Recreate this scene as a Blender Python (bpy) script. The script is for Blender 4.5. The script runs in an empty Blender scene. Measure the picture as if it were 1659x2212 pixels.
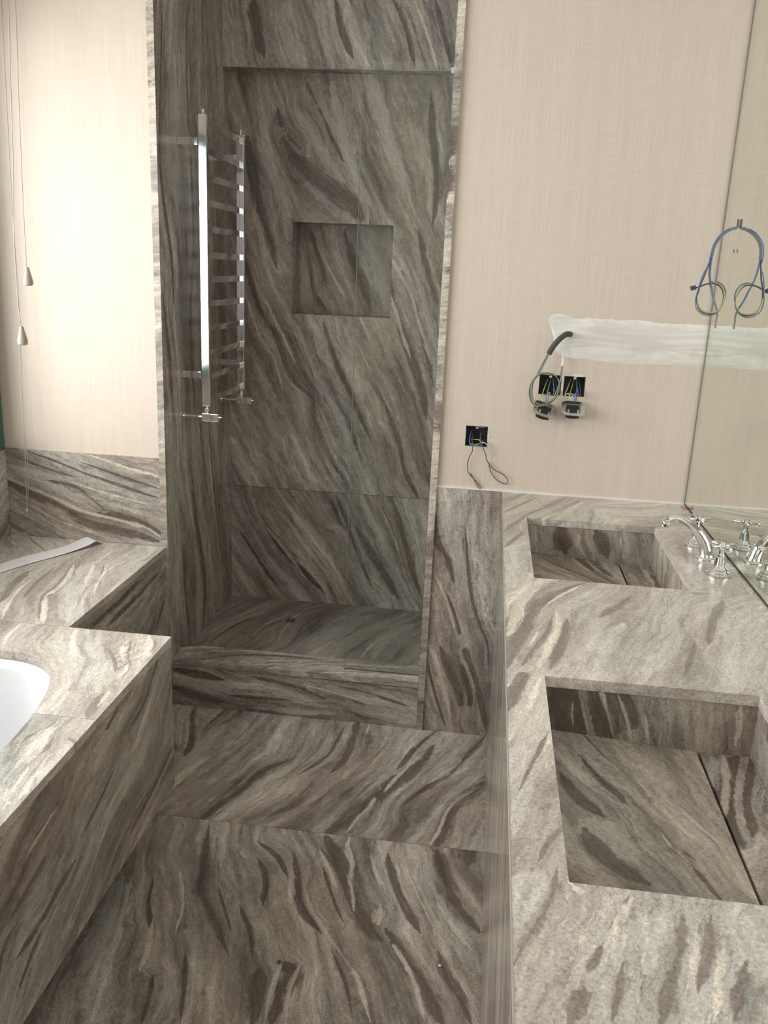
import bpy, bmesh, math, random
import numpy as np
from mathutils import Vector, Matrix
PI = math.pi
SC = bpy.context.scene
COL = SC.collection
RND = random.Random(7)

# ------------------------------------------------------------------ camera
YAW, PITCH, ROLL, FOC = 0.1142054, 0.2734668, 0.0434310, 1865.817
CAM = np.array([0.0, -2.66438, 1.51705])
W0, H0 = 1659.0, 2212.0
def cam_axes():
    cy, sy = math.cos(YAW), math.sin(YAW); cp, sp = math.cos(PITCH), math.sin(PITCH)
    cr, sr = math.cos(ROLL), math.sin(ROLL)
    f = np.array([-sy*cp, cy*cp, -sp]); rt = np.array([cy, sy, 0.0]); up = np.cross(rt, f)
    return cr*rt+sr*up, -sr*rt+cr*up, f
RT, UP, FW = cam_axes()
def at(x, y, X=None, Y=None, Z=None):
    """the point of a measured plane seen at pixel x, y of the photograph"""
    d = FW + RT*((x-W0/2)/FOC) - UP*((y-H0/2)/FOC)
    if Y is not None: t = (Y-CAM[1])/d[1]
    elif Z is not None: t = (Z-CAM[2])/d[2]
    else: t = (X-CAM[0])/d[0]
    return CAM + t*d
cd = bpy.data.cameras.new('camera'); cam = bpy.data.objects.new('camera', cd); COL.objects.link(cam)
m = Matrix.Identity(4)
for i in range(3):
    m[i][0] = RT[i]; m[i][1] = UP[i]; m[i][2] = -FW[i]; m[i][3] = CAM[i]
cam.matrix_world = m
cd.sensor_fit = 'VERTICAL'; cd.sensor_height = 24.0; cd.lens = FOC/H0*24.0
cd.clip_start = 0.02; cd.clip_end = 60
SC.camera = cam

# ------------------------------------------------------------------ world, lights, exposure
wd = bpy.data.worlds.new('world'); SC.world = wd; wd.use_nodes = True
bg = wd.node_tree.nodes['Background']; bg.inputs[0].default_value = (0.80, 0.90, 1.0, 1); bg.inputs[1].default_value = 1.0
def area(name, loc, rot, sx, sy, power, col):
    l = bpy.data.lights.new(name, 'AREA'); l.shape = 'RECTANGLE'; l.size = sx; l.size_y = sy
    l.energy = power; l.color = col
    o = bpy.data.objects.new(name, l); COL.objects.link(o); o.location = loc; o.rotation_euler = rot
    return o
# daylight through the window over the bath (left wall) and soft fill from an added window behind the camera
area('daylight_bath_window', (-1.74, -.58, 1.55), (0, -PI/2, 0), 1.10, .86, 38, (1.0, .962, .962))
area('daylight_bath_window', (-1.80, -1.90, 1.52), (0, -PI/2, 0), 1.20, 1.75, 72, (1.0, .962, .962))
area('rear_fill_light', (0.10, -3.98, 1.65), (PI/2, 0, 0), .8, 1.3, 5, (1.0, 0.97, 0.94))  # weak fill, added behind the camera to light the room
SC.view_settings.view_transform = 'Standard'; SC.view_settings.look = 'None'
SC.view_settings.gamma = 1.0; SC.view_settings.use_curve_mapping = False
SC.view_settings.exposure = -0.42

# ------------------------------------------------------------------ node helpers
class NT:
    def __init__(s, name):
        s.m = bpy.data.materials.new(name); s.m.use_nodes = True
        s.t = s.m.node_tree; s.n = s.t.nodes; s.b = s.n['Principled BSDF']
    def link(s, a, b): s.t.links.new(a, b)
    def setin(s, node, k, v):
        if v is None: return
        if hasattr(v, 'is_linked'): s.link(v, node.inputs[k])
        else: node.inputs[k].default_value = v
    def math(s, op, a, b=None, c=None, clamp=False):
        n = s.n.new('ShaderNodeMath'); n.operation = op; n.use_clamp = clamp
        for i, v in enumerate((a, b, c)): s.setin(n, i, v)
        return n.outputs[0]
    def vmath(s, op, a, b=None):
        n = s.n.new('ShaderNodeVectorMath'); n.operation = op
        s.setin(n, 0, a); s.setin(n, 1, b); return n.outputs[0]
    def noise(s, v, scale, detail=3, rough=.55, dist=0, out=0):
        n = s.n.new('ShaderNodeTexNoise'); s.link(v, n.inputs['Vector'])
        n.inputs['Scale'].default_value = scale; n.inputs['Detail'].default_value = detail
        n.inputs['Roughness'].default_value = rough; n.inputs['Distortion'].default_value = dist
        return n.outputs[out]
    def ramp(s, f, stops):
        n = s.n.new('ShaderNodeValToRGB'); s.link(f, n.inputs[0]); e = n.color_ramp.elements
        while len(e) < len(stops): e.new(.5)
        for i, (p, c) in enumerate(stops):
            e[i].position = p; e[i].color = (c, c, c, 1) if not hasattr(c, '__len__') else (*c, 1)
        return n.outputs[0]
    def mix(s, f, a, b, mode='MIX'):
        n = s.n.new('ShaderNodeMix'); n.data_type = 'RGBA'; n.blend_type = mode
        s.setin(n, 0, f)
        for k, v in ((6, a), (7, b)):
            if hasattr(v, 'is_linked'): s.link(v, n.inputs[k])
            else: n.inputs[k].default_value = (*v, 1)
        return n.outputs[2]
    def smooth(s, v, lo, hi):
        n = s.n.new('ShaderNodeMapRange'); n.interpolation_type = 'SMOOTHSTEP'
        s.link(v, n.inputs[0]); n.inputs[1].default_value = lo; n.inputs[2].default_value = hi
        return n.outputs[0]
    def bump(s, h, st, d=.002):
        n = s.n.new('ShaderNodeBump'); n.inputs['Strength'].default_value = st; n.inputs['Distance'].default_value = d
        s.link(h, n.inputs['Height']); s.link(n.outputs[0], s.b.inputs['Normal'])

def simple(name, col, rough=.5, metal=0, **kw):
    t = NT(name); t.b.inputs['Base Color'].default_value = (*col, 1)
    t.b.inputs['Roughness'].default_value = rough; t.b.inputs['Metallic'].default_value = metal
    tc = t.n.new('ShaderNodeTexCoord').outputs['Object']
    n = t.noise(tc, kw.get('scale', 60), 3)
    k = kw.get('vary', .06)
    t.link(t.mix(1.0, col, t.ramp(n, [(0.3, 1-k), (0.7, 1.0)]), 'MULTIPLY'), t.b.inputs['Base Color'])
    return t.m

def marble(name, rough, tone=1.0, con=1.0, gshift=0.0):
    t = NT(name)
    def attr(nm):
        a = t.n.new('ShaderNodeAttribute'); a.attribute_name = nm; return a
    fc = attr('flow').outputs['Vector']; vn = attr('veins').outputs['Vector']
    sp = t.n.new('ShaderNodeSeparateXYZ'); t.link(vn, sp.inputs[0])
    sm = t.n.new('ShaderNodeSeparateXYZ'); t.link(attr('vein_mask').outputs['Vector'], sm.inputs[0])
    def prox(i): return t.math('SUBTRACT', 1.0, t.math('ABSOLUTE', sp.outputs[i]))
    w = t.vmath('SUBTRACT', t.noise(fc, 6.5, 4, .6, out=1), (.5, .5, .5))
    w2 = t.vmath('SUBTRACT', t.noise(fc, 38, 3, .6, out=1), (.5, .5, .5))
    p = t.vmath('ADD', fc, t.vmath('MULTIPLY', w, (.12, .040, .040)))
    p = t.vmath('ADD', p, t.vmath('MULTIPLY', w2, (.03, .009, .009)))
    q1 = t.vmath('MULTIPLY', p, (1.5, 10, 10)); n1 = t.noise(q1, 1, 7, .60, .2)
    q2 = t.vmath('MULTIPLY', t.vmath('ADD', p, (3.1, 7.7, 1.3)), (5, 42, 42)); n2 = t.noise(q2, 1, 6, .68, .3)
    q3 = t.vmath('MULTIPLY', t.vmath('ADD', p, (9.1, 2.7, 5.3)), (1.3, 5.5, 5.5)); n3 = t.noise(q3, 1, 4, .55, .4)
    q5 = t.vmath('MULTIPLY', t.vmath('ADD', p, (1.1, 4.7, 8.3)), (2.0, 19, 19)); n5 = t.noise(q5, 1, 7, .62, .1)
    g = t.noise(fc, 230, 4, .7)
    n6 = t.noise(t.vmath('MULTIPLY', t.vmath('ADD', p, (5.1, 3.3, 6.1)), (16, 105, 105)), 1, 5, .7, .3)
    n7 = t.noise(t.vmath('MULTIPLY', t.vmath('ADD', p, (2.1, 8.3, 4.1)), (3.2, 30, 30)), 1, 7, .66, .25)
    g2 = t.noise(t.vmath('MULTIPLY', p, (1, 1.8, 1.8)), 26, 7, .74)
    def col(r, g_, b): return (r*tone, g_*tone, b*tone)
    def cx(v, mid=.33): return tuple(tone*(mid*(x/mid)**con) for x in v)
    brown = t.ramp(n1, [(.27, cx((.125, .104, .089))), (.40, cx((.225, .194, .168))), (.50, cx((.315, .276, .241))),
                        (.60, cx((.40, .36, .317))), (.74, cx((.52, .485, .437)))])
    grey = t.ramp(n1, [(.28, cx((.150, .144, .132))), (.42, cx((.255, .247, .228))), (.54, cx((.355, .345, .32))),
                       (.70, cx((.49, .48, .45)))])
    c = t.mix(t.smooth(n3, .43+gshift, .62+gshift), brown, grey)
    v2 = t.math('ADD', t.math('ADD', t.math('MULTIPLY', n2, .42), t.math('MULTIPLY', g2, .26)), t.math('MULTIPLY', n6, .32))
    L = lambda x: 1+(x-1)*con
    c = t.mix(1.0, c, t.ramp(v2, [(.37, L(.48)), (.46, L(.88)), (.54, L(1.10)), (.64, L(1.55))]), 'MULTIPLY')
    c = t.mix(1.0, c, t.ramp(n7, [(.34, L(.52)), (.45, L(.88)), (.55, L(1.08)), (.68, L(1.42))]), 'MULTIPLY')
    r1 = t.math('ABSOLUTE', t.math('SUBTRACT', n5, .44))
    c = t.mix(t.math('MULTIPLY', t.math('MULTIPLY', t.smooth(r1, .016, .001), t.smooth(n3, .44, .58)), .7*con), c, col(.115, .095, .082))
    r2 = t.math('ABSOLUTE', t.math('SUBTRACT', n5, .57))
    c = t.mix(t.math('MULTIPLY', t.math('MULTIPLY', t.smooth(r2, .014, .001), t.smooth(n1, .42, .56)), .40), c, col(.56, .52, .47))
    # the veins that stand out slab by slab
    rag = t.math('ADD', t.math('MULTIPLY', t.math('SUBTRACT', n2, .5), 2.6), t.math('ADD', t.math('MULTIPLY', t.math('SUBTRACT', n5, .5), 2.6), t.math('MULTIPLY', t.math('SUBTRACT', n6, .5), 1.8)))
    def field(i, lo, hi): return t.math('MULTIPLY', t.smooth(t.math('ADD', prox(i), rag), lo, hi), t.smooth(sm.outputs[i], .0, .35))
    c = t.mix(t.math('MULTIPLY', field(2, -.2, .9), .72), c, t.mix(t.smooth(v2, .35, .65), col(.33, .325, .30), col(.48, .475, .445)))
    c = t.mix(t.math('MULTIPLY', field(0, -.05, .65), .90), c, t.mix(t.smooth(v2, .38, .66), cx((.060, .046, .039)), cx((.150, .120, .101))))
    c = t.mix(t.math('MULTIPLY', field(1, .0, .80), .74), c, t.mix(t.smooth(v2, .38, .62), col(.45, .41, .36), col(.64, .60, .545)))
    c = t.mix(1.0, c, (.985, .945, .900), 'MULTIPLY')
    c = t.mix(1.0, c, t.ramp(g, [(.34, .66), (.46, .96), (.57, 1.06), (.68, 1.30)]), 'MULTIPLY')
    t.link(c, t.b.inputs['Base Color'])
    t.link(t.math('ADD', t.math('MULTIPLY', g2, .16), rough-.08), t.b.inputs['Roughness'])
    t.b.inputs['Specular IOR Level'].default_value = .42
    t.bump(v2, .08, .001)
    return t.m

def wallpaper(name):
    t = NT(name); tc = t.n.new('ShaderNodeTexCoord').outputs['Object']
    a = t.noise(t.vmath('MULTIPLY', tc, (260, 260, 5)), 1, 3, .6)
    b = t.noise(t.vmath('MULTIPLY', tc, (12, 12, 420)), 1, 2, .6)
    d = t.noise(t.vmath('MULTIPLY', tc, (30, 30, .6)), 1, 2, .5)
    s = t.math('ADD', t.math('ADD', t.math('MULTIPLY', a, .52), t.math('MULTIPLY', b, .33)), t.math('MULTIPLY', d, .15))
    c = t.ramp(s, [(.35, (.60, .505, .425)), (.5, (.655, .56, .475)), (.65, (.705, .61, .52))])
    t.link(c, t.b.inputs['Base Color']); t.b.inputs['Roughness'].default_value = .75
    t.bump(s, .15, .0008)
    return t.m

M = {}
M['marble'] = marble('polished_brown_grey_marble', .27, 1.20, .93)
M['honed'] = marble('honed_brown_grey_marble', .42, .92, .8)
M['gloss'] = marble('high_gloss_brown_grey_marble', .13, 1.0, 1.05)
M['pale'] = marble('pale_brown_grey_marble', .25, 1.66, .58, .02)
M['paper'] = wallpaper('beige_grasscloth_wallpaper')
M['ceiling'] = simple('white_ceiling_paint', (.80, .78, .75), .8)
M['plaster'] = simple('core_plaster', (.55, .50, .46), .9, vary=.2)
M['core'] = simple('slab_core', (.30, .28, .26), .7)
M['chrome'] = simple('chrome', (.86, .87, .88), .06, 1, vary=.02)
M['steel'] = simple('galvanised_steel', (.78, .80, .82), .24, 1, scale=90, vary=.25)
M['enamel'] = simple('white_bath_enamel', (.86, .86, .88), .12, vary=.01)
M['black'] = simple('black_plastic', (.022, .021, .020), .55)
M['void'] = simple('dark_box_metal', (.035, .033, .030), .6, vary=.3)
M['rubber'] = simple('dark_grey_insulation', (.085, .085, .082), .8, vary=.3)
M['blue'] = simple('blue_wire', (.10, .21, .50), .4)
M['brown'] = simple('brown_wire', (.12, .092, .07), .45)
M['grey'] = simple('grey_sheath', (.24, .245, .26), .5)
M['yg'] = simple('yellow_green_wire', (.47, .50, .13), .4, scale=400, vary=.4)
M['white'] = simple('white_tape', (.80, .78, .74), .6)
M['cream'] = simple('cream_wire', (.60, .56, .44), .5)
M['thread'] = simple('red_thread', (.55, .05, .08), .7)
M['cordm'] = simple('cream_cord_shaded', (.38, .34, .30), .8)  # cream taken darker: the cords' shade is in the colour
M['wood'] = simple('cream_acorn_shaded', (.32, .28, .24), .5)  # pulls coloured darker so they look shaded against the bright wall
M['green'] = simple('green_window_paint', (.045, .13, .105), .4)
M['bars'] = simple('white_window_paint', (.70, .68, .64), .4)
M['paperstrip'] = simple('white_paper_strip', (.74, .72, .71), .55, vary=.03)
M['ink'] = simple('grey_ink', (.26, .26, .28), .7)
M['joint'] = simple('pale_grout', (.42, .39, .34), .8)
M['mark'] = simple('pencil_mark', (.12, .11, .10), .8)
# white filler over the chased wall
t = NT('white_filler'); tc = t.n.new('ShaderNodeTexCoord').outputs['Object']
n = t.noise(t.vmath('MULTIPLY', tc, (3, 3, 22)), 1, 6, .62, .6); n_ = t.noise(tc, 14, 5, .6)
cc = t.mix(t.smooth(n, .40, .66), (.66, .62, .575), (.86, .825, .785))
cc = t.mix(t.math('MULTIPLY', t.smooth(n_, .50, .72), .55), cc, (.62, .56, .49))
t.link(cc, t.b.inputs['Base Color']); t.b.inputs['Roughness'].default_value = .85; t.bump(n_, .25, .001); M['filler'] = t.m
# mirror
t = NT('mirror_silvering'); t.b.inputs['Metallic'].default_value = 1; t.b.inputs['Roughness'].default_value = .012
tc = t.n.new('ShaderNodeTexCoord').outputs['Object']
t.link(t.mix(t.smooth(t.noise(tc, 5, 4), .3, .8), (.84, .875, .82), (.80, .835, .785)), t.b.inputs['Base Color']); M['mirror'] = t.m
# clear glass with a green body: straight-through light plus a Fresnel reflection
t = NT('clear_glass'); t.n.remove(t.b)
fr = t.n.new('ShaderNodeFresnel'); fr.inputs[0].default_value = 1.7
tr = t.n.new('ShaderNodeBsdfTransparent'); tr.inputs[0].default_value = (.955, .975, .965, 1)
gl = t.n.new('ShaderNodeBsdfGlossy'); gl.inputs['Roughness'].default_value = .01; gl.inputs[0].default_value = (.95, 1, .98, 1)
geo = t.n.new('ShaderNodeNewGeometry')
mx = t.n.new('ShaderNodeMixShader'); t.link(t.math('MULTIPLY', fr.outputs[0], t.math('SUBTRACT', 1.0, geo.outputs['Backfacing'])), mx.inputs[0]); t.link(tr.outputs[0], mx.inputs[1]); t.link(gl.outputs[0], mx.inputs[2])
t.link(mx.outputs[0], t.n['Material Output'].inputs[0]); M['glass'] = t.m

# ------------------------------------------------------------------ object helpers
def link(name, mesh, parent=None, kind=None, label=None, cat=None, group=None):
    o = bpy.data.objects.new(name, mesh); COL.objects.link(o)
    if parent is not None: o.parent = parent; o.matrix_parent_inverse = parent.matrix_world.inverted()
    if kind: o['kind'] = kind
    if label: o['label'] = label
    if cat: o['category'] = cat
    if group: o['group'] = group
    return o
def thing(name, label, cat, loc=(0, 0, 0), group=None, kind=None):
    o = bpy.data.objects.new(name, None); COL.objects.link(o); o.location = loc
    o.matrix_world = Matrix.Translation(loc); o.empty_display_size = .05
    o['label'] = label; o['category'] = cat
    if group: o['group'] = group
    if kind: o['kind'] = kind
    return o
def struct_root(name, loc=(0, 0, 0)):
    o = bpy.data.objects.new(name, None); COL.objects.link(o); o.location = loc
    o.matrix_world = Matrix.Translation(loc); o['kind'] = 'structure'; o.empty_display_size = .05
    return o
def origin(o):
    v = Vector((0, 0, 0))
    while o is not None: v += o.location; o = o.parent
    return v
def from_bm(name, bm, mat, parent=None, smooth=False, **kw):
    me = bpy.data.meshes.new(name); bmesh.ops.recalc_face_normals(bm, faces=bm.faces); bm.to_mesh(me); bm.free()
    me.materials.append(M[mat] if isinstance(mat, str) else mat)
    if smooth:
        for p in me.polygons: p.use_smooth = True
        me.set_sharp_from_angle(angle=.62)
    if parent is not None: me.transform(Matrix.Translation(-origin(parent)))
    o = bpy.data.objects.new(name, me); COL.objects.link(o)
    if parent is not None: o.parent = parent
    for k, v in kw.items(): o[k if k != 'cat' else 'category'] = v
    return o
def add_box(bm, x0, x1, y0, y1, z0, z1, bev=0):
    r = bmesh.ops.create_cube(bm, size=1)
    vs = r['verts']
    for v in vs:
        v.co = Vector(((x0+x1)/2+v.co.x*(x1-x0), (y0+y1)/2+v.co.y*(y1-y0), (z0+z1)/2+v.co.z*(z1-z0)))
    if bev:
        es = list({e for v in vs for e in v.link_edges})
        bmesh.ops.bevel(bm, geom=es, offset=bev, segments=2, profile=.7, affect='EDGES')
def box(name, b, mat, parent=None, bev=0, **kw):
    bm = bmesh.new(); add_box(bm, *b, bev); return from_bm(name, bm, mat, parent, **kw)
def catmull(pts, n=8):
    pts = [np.array(p, float) for p in pts]
    P = [2*pts[0]-pts[1]] + pts + [2*pts[-1]-pts[-2]]; out = []
    for i in range(1, len(P)-2):
        p0, p1, p2, p3 = P[i-1:i+3]
        for k in range(n):
            t = k/n
            out.append(.5*((2*p1)+(-p0+p2)*t+(2*p0-5*p1+4*p2-p3)*t*t+(-p0+3*p1-3*p2+p3)*t**3))
    out.append(pts[-1]); return out
def add_tube(bm, pts, r, sides=8, spline=True, n=8, caps=True, flat=1.0):
    rr = r if hasattr(r, '__len__') else None
    if spline:
        if rr is not None: q = catmull([np.append(p, x) for p, x in zip(pts, rr)], n); rad = [x[3] for x in q]; q = [x[:3] for x in q]
        else: q = catmull(pts, n); rad = [r]*len(q)
    else: q = [np.array(p, float) for p in pts]; rad = list(rr) if rr is not None else [r]*len(q)
    q = [Vector(p) for p in q]; rings = []
    d0 = (q[1]-q[0]).normalized(); u = d0.orthogonal().normalized()
    for i, p in enumerate(q):
        d = (q[min(i+1, len(q)-1)]-q[max(i-1, 0)]).normalized()
        u = (u-d*u.dot(d)).normalized(); v = d.cross(u)
        rings.append([bm.verts.new(p+(u*math.cos(2*PI*k/sides)+v*math.sin(2*PI*k/sides)*flat)*rad[i]) for k in range(sides)])
    for a, b in zip(rings, rings[1:]):
        for k in range(sides): bm.faces.new((a[k], a[(k+1) % sides], b[(k+1) % sides], b[k]))
    if caps: bm.faces.new(rings[0]); bm.faces.new(rings[-1])
def tube(name, pts, r, mat, parent=None, **kw):
    sm = {k: kw.pop(k) for k in ('sides', 'spline', 'n', 'flat') if k in kw}
    bm = bmesh.new(); add_tube(bm, pts, r, **sm); return from_bm(name, bm, mat, parent, smooth=True, **kw)
def add_lathe(bm, prof, c, axis=(0, 0, 1), sides=24):
    ax = Vector(axis).normalized(); u = ax.orthogonal().normalized(); v = ax.cross(u); c = Vector(c); rings = []
    for r, h in prof:
        rings.append([bm.verts.new(c+ax*h+(u*math.cos(2*PI*k/sides)+v*math.sin(2*PI*k/sides))*max(r, 1e-5)) for k in range(sides)])
    for a, b in zip(rings, rings[1:]):
        for k in range(sides): bm.faces.new((a[k], a[(k+1) % sides], b[(k+1) % sides], b[k]))
    bm.faces.new(rings[0]); bm.faces.new(rings[-1])
def lathe(name, prof, c, mat, parent=None, axis=(0, 0, 1), sides=24, **kw):
    bm = bmesh.new(); add_lathe(bm, prof, c, axis, sides); return from_bm(name, bm, mat, parent, smooth=True, **kw)

# ------------------------------------------------------------------ stone slabs with a flow field
def lines(a, b, step, extra=()):
    step = step*.7 if step < .013 else step
    n = max(1, int(round((b-a)/step))); s = set(np.round(np.linspace(a, b, n+1), 5))
    ex = {round(e, 5) for e in extra if a < e < b}
    s = {x for x in s if x in (round(a, 5), round(b, 5)) or all(abs(x-e) > step*.3 for e in ex)}
    return sorted(s | ex)
def grid(u0, u1, v0, v1, step, holes=()):
    us = lines(u0, u1, step, [h[i] for h in holes for i in (0, 1)]); vs = lines(v0, v1, step, [h[i] for h in holes for i in (2, 3)])
    V = np.array([(u, v) for v in vs for u in us]); nu = len(us); F = []
    for j in range(len(vs)-1):
        for i in range(nu-1):
            cu, cv = (us[i]+us[i+1])/2, (vs[j]+vs[j+1])/2
            if any(h[0] < cu < h[1] and h[2] < cv < h[3] for h in holes): continue
            F.append((j*nu+i, j*nu+i+1, (j+1)*nu+i+1, (j+1)*nu+i))
    return V, F
PLANES = {'Z': lambda u, v, c: (u, v, c), 'Y': lambda u, v, c: (u, c, v), 'X': lambda u, v, c: (c, u, v)}
IDX = {'Z': (0, 1), 'Y': (0, 2), 'X': (1, 2)}
def slab(name, plane, c, V, F, thick, parent, veins=(), ang=None, seed=None, mat='marble', flip=False, **kw):
    """plane face at coordinate c; thickness goes to c+thick (may be negative); veins traced as polylines"""
    iu, iv = IDX[plane]; V = np.array(V, float); n = len(V)
    tr = []
    for kind, w, pts in veins:
        q = np.array([at(x, y, **{plane: c})[[iu, iv]] for x, y in pts]); 
        if len(q) > 2: q = np.array(catmull(list(q), 5))
        tr.append((kind, w, q))
    if ang is not None: t = np.array([math.cos(ang), math.sin(ang)])
    else:
        S = np.zeros((2, 2))
        for k, w, q in tr:
            d = np.diff(q, axis=0); S += d.T @ d
        ev, U = np.linalg.eigh(S); t = U[:, 1]
    nn = np.array([-t[1], t[0]])
    a = V @ t; b = V @ nn
    if len(tr) >= 3 and ang is None:
        cp, cb = [], []
        for k, w, q in tr:
            s = q[::max(1, len(q)//6)]; cp += list(s); cb += [float(np.mean(q @ nn))]*len(s)
        cp = np.array(cp); cb = np.array(cb)
        ph = lambda r: np.where(r > 1e-9, r*r*np.log(np.maximum(r, 1e-9)), 0)
        K = ph(np.linalg.norm(cp[:, None]-cp[None], axis=2)) + np.eye(len(cp))*2e-3
        Pm = np.c_[np.ones(len(cp)), cp]; A = np.block([[K, Pm], [Pm.T, np.zeros((3, 3))]])
        sol = np.linalg.solve(A, np.r_[cb, 0, 0, 0])
        b = np.zeros(n)
        for i in range(0, n, 4000):
            W = V[i:i+4000]
            b[i:i+4000] = ph(np.linalg.norm(W[:, None]-cp[None], axis=2)) @ sol[:len(cp)] + np.c_[np.ones(len(W)), W] @ sol[len(cp):]
    f = np.full((n, 3), 9.0); fm = np.zeros((n, 3)); bd = np.full((n, 3), 1e9); d1 = np.full((n, 3), 9.0); d2 = np.full((n, 3), 9.0)
    for kind, w, q in tr:
        ch = {'d': 0, 'l': 1, 'g': 2}.get(kind)
        if ch is None: continue
        A_, B_ = q[:-1], q[1:]; AB = B_-A_; L = (AB**2).sum(1)+1e-12; nS = len(A_)
        cum = np.r_[0, np.cumsum(np.sqrt(L))]; tot = cum[-1]
        best = np.full(n, 1e9); pos = np.zeros(n); sd = np.zeros(n); over = np.zeros(n)
        for i in range(nS):
            r0 = ((V-A_[i]) @ AB[i])/L[i]; tt = np.clip(r0, 0, 1); d = np.linalg.norm(V-(A_[i]+tt[:, None]*AB[i]), axis=1)
            cr = (AB[i][0]*(V[:, 1]-A_[i][1])-AB[i][1]*(V[:, 0]-A_[i][0]))/math.sqrt(L[i])
            ov = np.zeros(n)
            if i == 0: ov = np.maximum(ov, -r0*math.sqrt(L[i]))
            if i == nS-1: ov = np.maximum(ov, (r0-1)*math.sqrt(L[i]))
            mk = d < best; best[mk] = d[mk]; pos[mk] = (cum[i]+tt*math.sqrt(L[i]))[mk]; over[mk] = ov[mk]
            s_ = np.where(ov > 0, cr, np.sign(cr)*d); sd[mk] = s_[mk]
        x = pos/tot; tap = np.clip(np.minimum(x, 1-x)/.18, 0, 1)**.6*.75+.25
        nw = best < d1[:, ch]; d2[:, ch] = np.where(nw, d1[:, ch], np.minimum(d2[:, ch], best)); d1[:, ch] = np.where(nw, best, d1[:, ch])
        rel = best; mk = rel < bd[:, ch]
        bd[mk, ch] = rel[mk]; f[mk, ch] = np.clip(sd/(w*tap*1.1), -9, 9)[mk]
        fm[mk, ch] = (np.clip(1.8-best/(w*1.6+.010), 0, 1)*np.clip(1-over/.012, 0, 1))[mk]
    fm *= np.clip((d2-d1-.0135)/.008, 0, 1)
    seed = RND.random()*50 if seed is None else seed
    P = PLANES[plane]
    top = [P(u, v, c) for u, v in V]; bot = [P(u, v, c+thick) for u, v in V]
    ec = {}
    for fa in F:
        for i in range(4):
            e = (fa[i], fa[(i+1) % 4]); ec[tuple(sorted(e))] = ec.get(tuple(sorted(e)), 0)+1
    faces = [tuple(x) for x in F] + [tuple(i+n for i in reversed(x)) for x in F]
    for fa in F:
        for i in range(4):
            e = (fa[i], fa[(i+1) % 4])
            if ec[tuple(sorted(e))] == 1: faces.append((e[1], e[0], e[0]+n, e[1]+n))
    used = sorted({i for fa in faces for i in fa}); mp = {o: i for i, o in enumerate(used)}
    allv = np.array(top+bot)[used]
    me = bpy.data.meshes.new(name); 
    off = -np.array(origin(parent)) if parent is not None else np.zeros(3)
    me.from_pydata([tuple(x) for x in (allv+off)], [], [tuple(mp[i] for i in fa) for fa in faces])
    bm = bmesh.new(); bm.from_mesh(me); bmesh.ops.recalc_face_normals(bm, faces=bm.faces); bm.to_mesh(me); bm.free()
    fl = np.c_[np.r_[a, a]+seed, np.r_[b, b]+seed*.37, np.r_[np.zeros(n), np.full(n, abs(thick))]+seed*.11][used]
    at1 = me.attributes.new('flow', 'FLOAT_VECTOR', 'POINT'); at1.data.foreach_set('vector', fl.astype(np.float32).ravel())
    at2 = me.attributes.new('veins', 'FLOAT_VECTOR', 'POINT'); at2.data.foreach_set('vector', np.r_[f, f][used].astype(np.float32).ravel())
    at3 = me.attributes.new('vein_mask', 'FLOAT_VECTOR', 'POINT'); at3.data.foreach_set('vector', np.r_[fm, fm][used].astype(np.float32).ravel())
    me.materials.append(M[mat])
    o = bpy.data.objects.new(name, me); COL.objects.link(o)
    if parent is not None: o.parent = parent
    for k, v in kw.items(): o[k if k != 'cat' else 'category'] = v
    return o

# ================================================================== ROOM SHELL
XL, XR = -1.60, 0.640      # left wall, right wall faces
SL, SR = -1.031, -0.162    # shower inner faces
ZC = 2.62
YR = -3.70
root_floor = struct_root('floor')
box('screed', (-1.75, .80, YR-.1, .95, -.12, -.02), 'core', root_floor)

V_back = [
 ('d', .028, [(700,1807),(752,1768),(796,1733),(838,1700),(875,1673),(915,1640),(935,1612)]),
 ('l', .008, [(752,1795),(775,1765),(800,1740),(822,1702)]),
 ('d', .013, [(404,1790),(435,1770),(478,1734),(517,1710),(560,1669),(637,1637)]),
 ('f', .01, [(583,1789),(670,1752),(729,1699),(796,1646),(850,1590)]),
 ('g', .020, [(880,1826),(935,1765),(985,1706),(1034,1665),(1052,1630)]),
 ('l', .007, [(928,1826),(950,1789),(975,1740),(1034,1700)]),
 ('d', .032, [(941,1832),(961,1785),(990,1738),(1046,1690)]),
 ('d', .012, [(870,1740),(900,1715),(964,1672),(1008,1632),(1050,1588)]),
 ('l', .010, [(930,1690),(975,1660),(1000,1635)]),
 ('d', .020, [(423,1524),(416,1545),(413,1601),(400,1630)]),
 ('g', .016, [(395,1524),(388,1560),(385,1610)]),
 ('d', .016, [(493,1528),(457,1560),(437,1580)]),
 ('l', .009, [(563,1536),(536,1565),(512,1592),(483,1616),(449,1637),(416,1661),(380,1695)]),
 ('g', .030, [(480,1568),(440,1612),(395,1650)]),
 ('d', .018, [(775,1556),(762,1600),(745,1640),(720,1665)]),
 ('l', .006, [(800,1560),(785,1600),(775,1620)]),
 ('d', .009, [(742,1572),(716,1620),(693,1643),(650,1670)]),
 ('d', .010, [(860,1660),(905,1610),(940,1580)]),
 ('l', .007, [(820,1720),(865,1672),(900,1640)]),
 ('f', .01, [(600,1540),(560,1590),(500,1650),(400,1720)]),
 ('f', .01, [(670,1800),(720,1750),(790,1690),(850,1630)]),
]
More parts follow.
